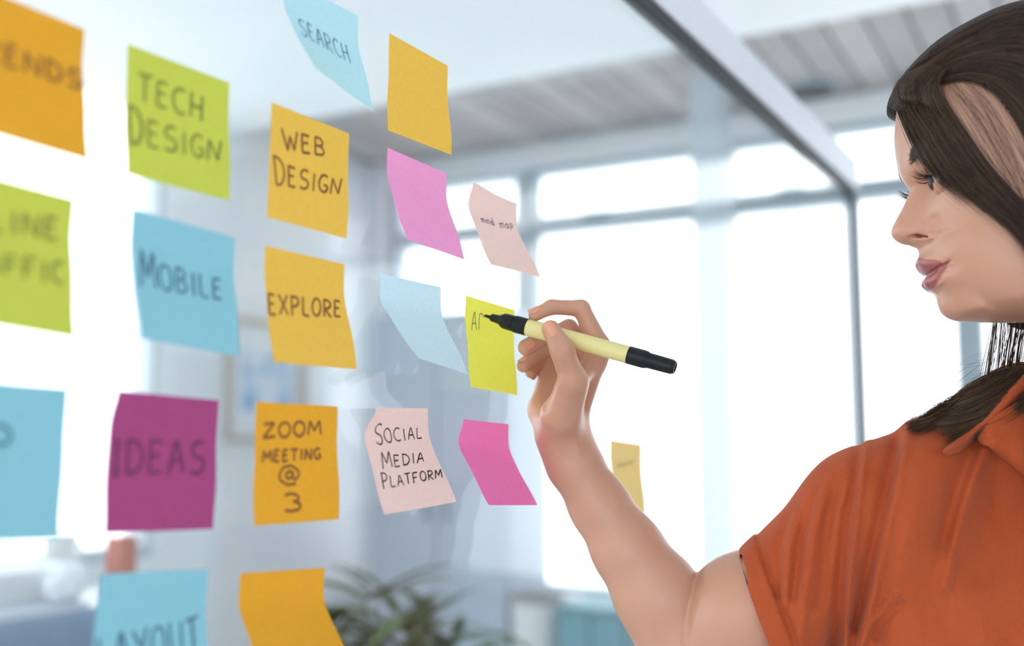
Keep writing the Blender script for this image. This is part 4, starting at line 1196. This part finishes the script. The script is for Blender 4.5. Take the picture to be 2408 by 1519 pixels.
# eyelashes
for side in (1, -1):
    E = edges[side][:, 0]
    pths = []
    for k in range(46):
        s = random.uniform(.05, .95); i = (.20 + .52 * s) * 47; i0 = int(i); p = E[i0] * (1 - (i - i0)) + E[min(47, i0 + 1)] * (i - i0)
        c = h2w(EYE_G, side * EYE_Y, EYE_H); out = p - c; out /= np.linalg.norm(out)
        Ln = random.uniform(.007, .0105)
        fan = hL * side * (s - .45) * .8
        pths.append([p + Ln * t * (out * .9 + hF * .3 + fan + hU * (-.55 + .75 * t)) for t in np.linspace(0, 1, 8)])
    tubes('eyelashes', pths, np.tile(np.linspace(.00024, .00004, 8), (46, 1)), M_hair, person)
tree = BVHTree.FromPolygons([tuple(v) for v in headV], [tuple(q) for q in headQ])
def cast(px, py, off=0.0, z0=.80):
    r = ray(px, py); r = r / np.linalg.norm(r)
    hit = tree.ray_cast(Vector(CAM), Vector(r))
    if hit[0] is not None:
        return np.array(hit[0]) - r * off
    P = at(px, py, z0); nr = tree.find_nearest(Vector(P))
    return np.array(nr[0]) + (np.array(nr[1]) if np.array(nr[1]) @ (P - np.array(nr[0])) > 0 else -np.array(nr[1])) * off
# eyebrows: short hairs laid along a curve on the brow, mirrored to the far side
BR = [(2138, 374), (2150, 364), (2172, 352), (2205, 342), (2245, 346)]
bp_ = resample(BR, 60); pths = []
for k in range(420):
    i = random.randint(0, 58); wd = 19 * (1 - .6 * i / 59)
    x, y = bp_[i]; dx, dy = bp_[i + 1] - bp_[i]; l = math.hypot(dx, dy)
    y2 = y + random.gauss(0, wd * .5); x2 = x + random.gauss(0, 2)
    ln = random.uniform(14, 24); up = random.uniform(-.1, .5) * (1.6 if i < 15 else .6)
    a = cast(x2, y2, .0003); b = cast(x2 + dx / l * ln * .5, y2 + dy / l * ln * .5 - up * ln * .5, .0012); c = cast(x2 + dx / l * ln, y2 + dy / l * ln - up * ln * .7, .0012)
    pths.append(resample([a, b, c], 6))
pths = np.array(pths)
rad_b = np.tile(np.linspace(.00016, .00004, 6), (420, 1))
tubes('eyebrow', pths, rad_b, M_hair, person)
tubes('eyebrow', pths - 2 * ((pths - NA) @ hL)[..., None] * hL, rad_b, M_hair, person)

# ---------------------------------------------------------------- fingernails
def nail(fing, s, nrm, ln, wd, lift=.0002):
    a, b = fing[-2], fing[-1]
    A_ = cc(*a[:3]); B_ = cc(*b[:3]); r = b[3] * b[2] / FPX * (1.0) + (a[3] * a[2] - b[3] * b[2]) / FPX * (1 - s)
    ax = B_ - A_; ax /= np.linalg.norm(ax); c = A_ + (B_ - A_) * s
    nr = np.asarray(nrm, float); nr -= ax * (nr @ ax); nr /= np.linalg.norm(nr); sd = np.cross(nr, ax)
    n = 13; Vn = []; F = []
    for j in range(n):
        v = j / (n - 1) * 2 - 1
        hw = wd / 2 * (1 - .18 * max(0, v) ** 2) * math.sqrt(max(0.02, 1 - abs(v) ** 5))
        for i in range(n):
            u = i / (n - 1) * 2 - 1
            x = hw * u; th = x / r
            rr = r + lift + .0004 - .0004 * abs(u) ** 4 + (.0006 * max(0, v))
            Vn.append(cam2world((c + ax * v * ln / 2 + (nr * math.cos(th) + sd * math.sin(th)) * rr)[None])[0])
    for j in range(n - 1):
        for i in range(n - 1): F.append((j * n + i, j * n + i + 1, (j + 1) * n + i + 1, (j + 1) * n + i))
    o = mesh_obj('fingernail', Vn, F, M_nail, person, smooth=True)
    md = o.modifiers.new('t', 'SOLIDIFY'); md.thickness = .0005; md.offset = -1
nail(thumb, .90, (-.30, .35, -.9), .0135, .0112)
nail(index, .95, (-.55, .55, -.55), .0110, .0085)
nail(middle, .88, (-.62, -.25, -.75), .0105, .0090)
nail(ring, .88, (-.7, -.2, -.7), .0095, .0080)
nail(pinky, .85, (-.3, -.75, -.6), .0085, .0070)

# ---------------------------------------------------------------- shirt
SL_S = cc(2040, 1208, .800); SL_K = cc(1785, 1482, .835)
SLV = (SL_S, SL_K, .0460, .0530)
SLI = (SL_S + (SL_K - SL_S) * .55, SL_K + (SL_K - SL_S) * .25, .0440, .0475)
CUF = (SL_S + (SL_K - SL_S) * .55, SL_K, .0520, .0558)
cn = np.array([-.90, -.37, .22]); cn /= np.linalg.norm(cn)
cp = cc(1768, 1415, .785)
TORSO = [cone_of((2040, 1208, .80, 140), (2430, 1020, .815, 150)), cone_of((2590, 1040, .83, 150), (3060, 1210, .88, 130)), cone_of((2430, 1020, .815, 150), (2590, 1040, .83, 150)),
         cone_of((2280, 1480, .835, 330), (2820, 1480, .865, 330)), cone_of((2300, 1650, .835, 300), (2800, 1650, .86, 300)), cone_of((2330, 1560, .80, 230), (2360, 1620, .80, 235)), cone_of((2790, 1590, .83, 230), (2760, 1620, .83, 235)),
         cone_of((2330, 1700, .84, 280), (2370, 2200, .86, 270)), cone_of((2780, 1700, .86, 280), (2760, 2200, .88, 270)),
         cone_of((2180, 1300, .82, 190), (2420, 1260, .82, 220)), cone_of((2980, 1300, .87, 190), (2700, 1260, .84, 220)),
         cone_of((2010, 1420, .835, 120), (2200, 1400, .84, 190)), cone_of((2040, 1560, .845, 130), (2250, 1600, .85, 190)), cone_of((3060, 1220, .88, 140), (3140, 1720, .90, 150))]
NECKHOLE = cone_of((2600, 700, .79, 172), (2612, 860, .80, 172))
FOLDS = [
 ([(2042, 1000), (2022, 1154), (2002, 1325), (1985, 1560)], 9, .0042), ([(2022, 1030), (2001, 1160), (1978, 1330), (1955, 1560)], 16, -.0045),
 ([(2138, 985), (2111, 1137), (2091, 1222), (2056, 1376), (2018, 1560)], 15, .0050), ([(2112, 1040), (2084, 1160), (2052, 1300), (2010, 1470)], 20, -.0050),
 ([(2160, 1060), (2140, 1200), (2110, 1360), (2080, 1560)], 30, .0030),
 ([(2316, 1052), (2284, 1137), (2256, 1222), (2222, 1380)], 17, .0042), ([(2292, 1045), (2250, 1150), (2215, 1270)], 26, -.0040), ([(2345, 1080), (2330, 1200), (2300, 1350)], 32, -.0032),
 ([(2205, 1080), (2180, 1250), (2135, 1520)], 62, .0055), ([(2390, 1180), (2370, 1500)], 70, -.0050), ([(1990, 1180), (1965, 1350), (1950, 1540)], 30, -.0018), ([(2050, 1470), (2085, 1420), (2110, 1400)], 7, .0020), ([(2060, 1500), (2095, 1440), (2120, 1420)], 8, -.0022),
 ([(1948, 1125), (1915, 1230), (1890, 1400), (1880, 1540)], 14, .0030), ([(1960, 1140), (1945, 1250), (1930, 1420)], 16, -.0035), ([(1925, 1140), (1888, 1250), (1866, 1400)], 13, -.0030),
 ([(1880, 1180), (1852, 1290), (1846, 1420)], 11, .0024), ([(1850, 1215), (1828, 1300), (1830, 1400)], 10, -.0022), ([(1990, 1060), (2000, 1120), (1985, 1180)], 13, .0022),
]
def sleeve_parts(p):
    return round_cone(p, *SLV)
def shirt_sdf(p):
    d = None
    for c in TORSO:
        e = round_cone(p, *c); d = e if d is None else smin(d, e, .028)
    pl = (p - cp) @ cn
    X, Y = q2px(p)
    front = (p[:, 2] < .88).astype(float)
    f = np.zeros(len(p))
    for poly, w, a in FOLDS: f += a * np.exp(-(pl_dist(X, Y, poly) / w) ** 2)
    fade = np.clip((Y - np.interp(X, [1740, 1766, 1855, 1889, 1944, 1978, 2060, 2120, 2408], [1314, 1265, 1201, 1164, 1119, 1065, 1003, 968, 880])) / 85, 0, 1)
    f = f * front * fade * 1.6
    # sleeve: a cone cut at the cuff, with the rolled band and its opening
    s = round_cone(p, *SLV)
    s = s + .0034 * fade * np.exp(-((pl + .0195) / .0028) ** 2)
    s = smax(s, pl, .0012)
    band = smax(round_cone(p, *CUF), np.abs(pl + .0085) - .0085, .0015)
    inner = smax(round_cone(p, *SLI), -(pl + .004), .0015)
    d = smin(d, s, .022) - f
    d = np.minimum(d, band)
    d = smax(d, -inner, .001)
    d = smax(d, -round_cone(p, *NECKHOLE), .004)
    wz = CAM[2] + p[:, 1] * AX_U[2] + p[:, 2] * AX_F[2]
    d = smax(d, .90 - wz, .004)
    return d
lo = np.array([cc(1715, 0, .86)[0], cc(0, 2260, .88)[1], .66]); hi = np.array([cc(3300, 0, .90)[0], cc(0, 860, .80)[1], 1.03])
shV, shQ = sdf_mesh(shirt_sdf, lo, hi, .0019, margin=1.9)
shV = smooth_mesh(shV, shQ, 2, .45)
shirt = np_mesh('shirt', cam2world(shV), shQ, M_cloth, person)
tag(shirt, 'rust-orange cotton shirt with rolled short sleeve')
stree = BVHTree.FromPolygons([tuple(v) for v in cam2world(shV)], [tuple(q) for q in shQ])
def cast_s(px, py, off=0.0, z0=.76):
    r = ray(px, py); r = r / np.linalg.norm(r)
    hit = stree.ray_cast(Vector(CAM), Vector(r))
    if hit[0] is not None: return np.array(hit[0]) - r * off
    P = at(px, py, z0); nr = stree.find_nearest(Vector(P)); v = P - np.array(nr[0]); v /= np.linalg.norm(v) + 1e-9
    return np.array(nr[0]) + v * off

# collar leaf and lapel: thick cloth flaps lying on the shirt
def flap(name, left, right, offs, thick=.0022, nu=26, nv=12):
    A_ = resample(left, nu); B_ = resample(right, nu); Vv = []
    for i in range(nu):
        for j in range(nv):
            s = j / (nv - 1); x, y = A_[i] * (1 - s) + B_[i] * s
            o = np.interp(s, [0, .12, .5, 1], offs)
            Vv.append(cast_s(x, y, o))
    Vv = np.array(Vv).reshape(nu, nv, 3)
    for _ in range(3):
        Vv[1:-1, 1:-1] = (Vv[1:-1, 1:-1] * 2 + Vv[:-2, 1:-1] + Vv[2:, 1:-1] + Vv[1:-1, :-2] + Vv[1:-1, 2:]) / 6
    q = [(i * nv + j, (i + 1) * nv + j, (i + 1) * nv + j + 1, i * nv + j + 1) for i in range(nu - 1) for j in range(nv - 1)]
    o = np_mesh(name, Vv.reshape(-1, 3), q, M_cloth, shirt)
    o.matrix_parent_inverse = shirt.matrix_world.inverted()
    o.parent = shirt; o.matrix_parent_inverse = Matrix.Translation(-Vector(person.location)) if False else Matrix.Identity(4)
    md = o.modifiers.new('t', 'SOLIDIFY'); md.thickness = thick; md.offset = 0
    return o
flap('collar', [(2218, 1063), (2232, 1050), (2262, 1029), (2288, 1010), (2318, 988), (2352, 945), (2395, 897), (2440, 850), (2490, 810)],
     [(2222, 1068), (2250, 1062), (2284, 1038), (2312, 1002), (2345, 978), (2385, 945), (2430, 905), (2470, 870), (2510, 840)], [.014, .019, .020, .012])
flap('lapel', [(2322, 990), (2308, 1008), (2301, 1026), (2306, 1042), (2328, 1052), (2366, 1080), (2410, 1116), (2470, 1170), (2530, 1240)],
     [(2420, 925), (2424, 940), (2430, 955), (2436, 970), (2442, 985), (2470, 1010), (2500, 1050), (2540, 1110), (2575, 1200)], [.015, .020, .018, .010])

# ---------------------------------------------------------------- trousers and shoes (out of the picture)
def leg_sdf(side):
    hip = foot + hL * 0 + np.array([side * .085, 0, .88]); knee = foot + np.array([side * .08, -.01, .47]); ank = foot + np.array([side * .075, .02, .09])
    return hip, knee, ank
acc = []
for sd in (-1, 1):
    hip, knee, ank = leg_sdf(sd); acc += [(hip, knee, .085, .058), (knee, ank, .058, .044)]
acc.append((foot + np.array([-.07, .0, .93]), foot + np.array([.07, 0, .93]), .105, .105))
def tr_sdf(p):
    d = None
    for a, b, r1, r2 in acc:
        e = round_cone(p, a, b, r1, r2); d = e if d is None else smin(d, e, .02)
    return smax(d, .05 - p[:, 2], .003)
tv, tq = sdf_mesh(tr_sdf, foot + np.array([-.25, -.18, .03]), foot + np.array([.25, .18, 1.06]), .008)
np_mesh('trousers', smooth_mesh(tv, tq, 2), tq, M_denim, person)
for sd in (-1, 1):
    a = foot + np.array([sd * .075, .03, .045]); b = foot + np.array([sd * .085, -.13, .032])
    sv, sqd_ = sdf_mesh(lambda p: smax(smin(round_cone(p, a, b, .045, .034), round_cone(p, a, a + np.array([0, .0, .06]), .042, .046), .02), .0 - p[:, 2], .004), a + np.array([-.07, -.25, -.06]), a + np.array([.07, .08, .13]), .006)
    np_mesh('shoe', smooth_mesh(sv, sqd_, 2), sqd_, M_shoe, person)

# ---------------------------------------------------------------- hair
# cap following the skull
HAIR_EDGE = [(2060, 150), (2090, 215), (2104, 262), (2122, 250), (2165, 205), (2225, 184), (2295, 184), (2352, 222), (2402, 300), (2436, 400), (2456, 520), (2470, 640), (2480, 800), (3200, 900), (3200, -300), (2060, -300)]
GX2, GY2, _ = to_px(h2w(gg, ww, hh).reshape(-1, 3)); GX2 = GX2.reshape(gg.shape); GY2 = GY2.reshape(gg.shape)
mk = in_poly(GX2, GY2, HAIR_EDGE).astype(float)
mk_s = blur1(blur1(mk, 6, 1), 4, 0)
hn = grid_norm(h2w(gg, ww, hh)); hn *= np.sign(np.median(hn @ hL)); 
hn[:, -1] -= (hn[:, -1] @ hL)[:, None] * hL; hn[:, -1] /= np.linalg.norm(hn[:, -1], axis=-1, keepdims=True) + 1e-9
H1 = h2w(gg, ww, hh) + hn * (np.clip(mk_s * 1.5 - .5, -.3, 1) * .0075)[..., None]
H2 = H1 - 2 * ((H1 - NA) @ hL)[..., None] * hL
qn = grid_quads(0, False); keep = (mk_s.ravel()[qn] > .18).all(1)
capV = np.concatenate([H1.reshape(-1, 3), H2.reshape(-1, 3)])
capQ = np.concatenate([qn[keep], grid_quads(nphi * NR, True)[keep]])
used_ = np.unique(capQ); remap = -np.ones(len(capV), int); remap[used_] = np.arange(len(used_))
hair = np_mesh('hair', capV[used_], remap[capQ], M_cap, person)
tag(hair, 'long dark brown hair swept across the temple')
tree = BVHTree.FromPolygons([tuple(v) for v in np.concatenate([headV, capV[used_]])], [tuple(q) for q in headQ] + [tuple(q) for q in remap[capQ] + len(headV)])

def strands(name, guides, n, m, off, rad, mat, jit=2.0, caster=cast, offj=.003, spread=1.0, tipw=0.15, z0=.80, wav=0.0, short=0.0, zs=None):
    """strands interpolated between neighbouring guide lines given in pixels and laid on the surface"""
    G = np.array([resample(g, m) for g in guides]); k = len(guides)
    W3 = np.zeros((k * 6, m, 3)); fine = []
    for i in range(k * 6):
        t = i / (k * 6 - 1) * (k - 1); a = min(int(t), k - 2); f = t - a
        fine.append(G[a] * (1 - f) + G[a + 1] * f)
    fine = np.array(fine); kk = len(fine)
    for i in range(kk):
        for j in range(m):
            if zs is not None: W3[i, j] = at(fine[i, j, 0], fine[i, j, 1], np.interp(j / (m - 1), np.linspace(0, 1, len(zs)), zs))
            else: W3[i, j] = caster(fine[i, j, 0], fine[i, j, 1], 0.0, z0)
    for _ in range(2): W3[:, 1:-1] = (W3[:, :-2] + 2 * W3[:, 1:-1] + W3[:, 2:]) / 4
    view = W3 - CAM; view /= np.linalg.norm(view, axis=-1, keepdims=True)
    P = np.zeros((n, m, 3)); R_ = np.zeros((n, m))
    s_ = np.linspace(0, 1, m)
    mm = .00033
    for c in range(n):
        t = rng.random() * (kk - 1)
        a = min(int(t), kk - 2); f = t - a
        base = W3[a] * (1 - f) + W3[a + 1] * f; v = view[a]
        o = off + rng.random() * offj
        j0 = rng.normal(0, jit * mm, 3); j1 = rng.normal(0, jit * spread * mm, 3)
        b = base - v * o + j0 * (1 - s_)[:, None] + j1 * s_[:, None]
        if wav: b = b + (np.sin(s_ * rng.uniform(4, 12) + rng.random() * 6) * wav)[:, None] * rng.normal(0, 1, 3)
        if short:
            e = 1 - rng.random() * short; q = np.linspace(0, e, m)
            b = np.stack([np.interp(q, s_, b[:, d]) for d in range(3)], 1)
        P[c] = b
        R_[c] = rad * rng.uniform(.7, 1.25) * np.interp(s_, [0, .1, .7, 1], [.7, 1, 1, tipw])
    return tubes(name, P, R_, mat, hair_p)
hair_p = hair
BANG = [
 [(2188, 156), (2142, 172), (2108, 200), (2112, 228), (2134, 264), (2160, 304), (2188, 348), (2216, 392), (2250, 434), (2298, 474), (2346, 508), (2408, 556), (2490, 690)],
 [(2194, 158), (2156, 174), (2130, 204), (2140, 236), (2164, 276), (2192, 318), (2220, 360), (2250, 400), (2286, 438), (2328, 474), (2370, 506), (2424, 556), (2496, 680)],
 [(2205, 162), (2178, 178), (2164, 208), (2178, 244), (2204, 284), (2232, 326), (2262, 370), (2292, 408), (2324, 442), (2358, 474), (2394, 508), (2440, 560), (2502, 670)],
 [(2222, 168), (2204, 186), (2206, 212), (2224, 246), (2250, 286), (2280, 328), (2308, 370), (2336, 408), (2364, 440), (2392, 472), (2420, 506), (2460, 560), (2508, 660)],
]
WISP = [
 [(2185, 158), (2135, 174), (2102, 204), (2103, 236), (2118, 276), (2138, 320), (2158, 358), (2180, 392), (2212, 426), (2256, 458), (2310, 490)],
 [(2188, 158), (2140, 176), (2112, 208), (2122, 246), (2144, 290), (2168, 334), (2192, 374), (2218, 408), (2252, 440), (2296, 472), (2345, 505)],
]
TOP = [
 [(2128, 190), (2162, 150), (2205, 108), (2262, 72), (2330, 36), (2410, 12), (2520, 18), (2640, 85), (2705, 200), (2725, 360), (2680, 520)],
 [(2135, 195), (2180, 158), (2230, 124), (2295, 92), (2365, 68), (2445, 62), (2540, 90), (2620, 170), (2670, 290), (2680, 420), (2650, 580)],
 [(2145, 200), (2200, 168), (2255, 142), (2320, 124), (2390, 120), (2460, 142), (2530, 198), (2590, 290), (2625, 400), (2630, 520), (2610, 660)],
 [(2170, 200), (2220, 176), (2275, 162), (2335, 164), (2395, 190), (2450, 240), (2505, 320), (2550, 410), (2575, 510), (2580, 610), (2570, 720)],
 [(2200, 196), (2240, 184), (2285, 184), (2330, 204), (2372, 250), (2412, 318), (2452, 398), (2490, 480), (2515, 560), (2530, 640), (2535, 740)],
]
LOOSE = [[(2225, 190), (2262, 240), (2292, 290), (2325, 345), (2362, 410), (2400, 480), (2450, 560)], [(2262, 190), (2300, 235), (2332, 285), (2362, 345), (2395, 420), (2430, 500), (2470, 580)],
         [(2290, 194), (2330, 230), (2362, 280), (2392, 345), (2418, 410), (2445, 480), (2480, 560)]]
strands('hair_lock', BANG, 2300, 22, .0022, .00016, M_hair, 3.0, offj=.0065, spread=2.0)
strands('hair_lock', WISP, 190, 22, .0015, .00013, M_hair, 4.0, offj=.006, spread=2.5, short=.15)
strands('hair_lock', [WISP[0], BANG[1], BANG[3]], 130, 22, .006, .00010, M_hair2, 6.0, offj=.006, spread=3.0, short=.3)
strands('hair_lock', TOP, 2600, 20, .0004, .00017, M_hair, 3.0, offj=.0035, spread=1.5)
strands('hair_lock', TOP[:3], 90, 20, .002, .00008, M_hair2, 9.0, offj=.004, spread=2.5, short=.7)
strands('hair_lock', [BANG[3], LOOSE[0], LOOSE[1], LOOSE[2]], 70, 18, .0010, .00007, M_hair, 9.0, offj=.004, spread=2.0)
strands('hair_lock', LOOSE, 30, 18, .0010, .00013, M_hair, 22.0, offj=.003, spread=1.2)
# length falling over the shoulder, and the wisps that hang below the jaw
SHO = [
 [(2520, 690), (2450, 772), (2375, 842), (2298, 902), (2215, 942), (2160, 958), (2126, 962)],
 [(2530, 720), (2462, 806), (2392, 872), (2312, 930), (2235, 962), (2180, 974), (2140, 972)],
 [(2540, 760), (2475, 838), (2405, 905), (2335, 955), (2270, 985), (2215, 992), (2180, 985)],
 [(2550, 800), (2486, 868), (2420, 928), (2360, 974), (2308, 1008), (2262, 1034), (2232, 1062)],
 [(2560, 830), (2500, 895), (2440, 945), (2390, 980), (2350, 1000), (2322, 1012), (2300, 1026)],
]
strands('hair_lock', SHO, 1700, 18, .004, .00019, M_hair2, 3.0, cast_s, offj=.013, spread=2.2, z0=.79, short=.12)
strands('hair_lock', SHO[:2], 900, 18, .006, .00019, M_hair2, 4.0, cast_s, offj=.010, spread=2.5, z0=.79, short=.2)
strands('hair_lock', [[(x, y - 6) for x, y in SHO[0]], SHO[0]], 40, 18, .006, .00007, M_hair2, 14.0, cast_s, offj=.01, spread=5, z0=.79, short=.4)
for x0, x1, nn_ in ((2336, 2326, 14), (2352, 2346, 10), (2362, 2352, 5), (2376, 2366, 14), (2388, 2378, 6), (2398, 2384, 10), (2408, 2396, 10)):
    strands('hair_lock', [[(x0 + 14, 690), (x0 + 6, 735), (x0, 775), (x1 + 3, 820), (x1 - 4, 870), (x1 - 14, 930)], [(x0 + 19, 690), (x0 + 10, 735), (x0 + 4, 775), (x1 + 7, 820), (x1, 870), (x1 - 8, 930)]], nn_ * 2, 14, 0, .00020, M_hair, 2.2, zs=[.80, .80, .80, .80, .795, .785], offj=.004, spread=3.0)

# the rest of the length: near side and back of the head, falling past the neck
strands('hair_lock', [[(2478, 520), (2492, 700), (2506, 880), (2516, 1060), (2520, 1230)], [(2560, 420), (2590, 640), (2606, 860), (2616, 1060), (2622, 1250)], [(2660, 330), (2690, 560), (2704, 820), (2710, 1040), (2712, 1240)], [(2690, 250), (2735, 520), (2765, 800), (2780, 1040), (2782, 1240)]],
        2000, 16, 0, .00034, M_hair, 6.0, zs=[.722, .716, .712, .700, .690], offj=.012, spread=2.0, short=.12)
strands('hair_lock', [[(2640, 180), (2705, 420), (2770, 700), (2800, 950), (2800, 1180)], [(2640, 200), (2690, 430), (2740, 700), (2770, 950), (2770, 1180)]],
        700, 16, 0, .00040, M_hair, 26.0, zs=[.745, .735, .745, .76, .76], offj=.02, spread=1.5, short=.12)
strands('hair_lock', [[(2640, 180), (2700, 420), (2760, 700), (2790, 950), (2790, 1180)], [(2620, 200), (2680, 430), (2730, 700), (2760, 950), (2760, 1180)]],
        700, 16, 0, .00040, M_hair, 26.0, zs=[.80, .82, .85, .875, .885], offj=.03, spread=1.5, short=.12)
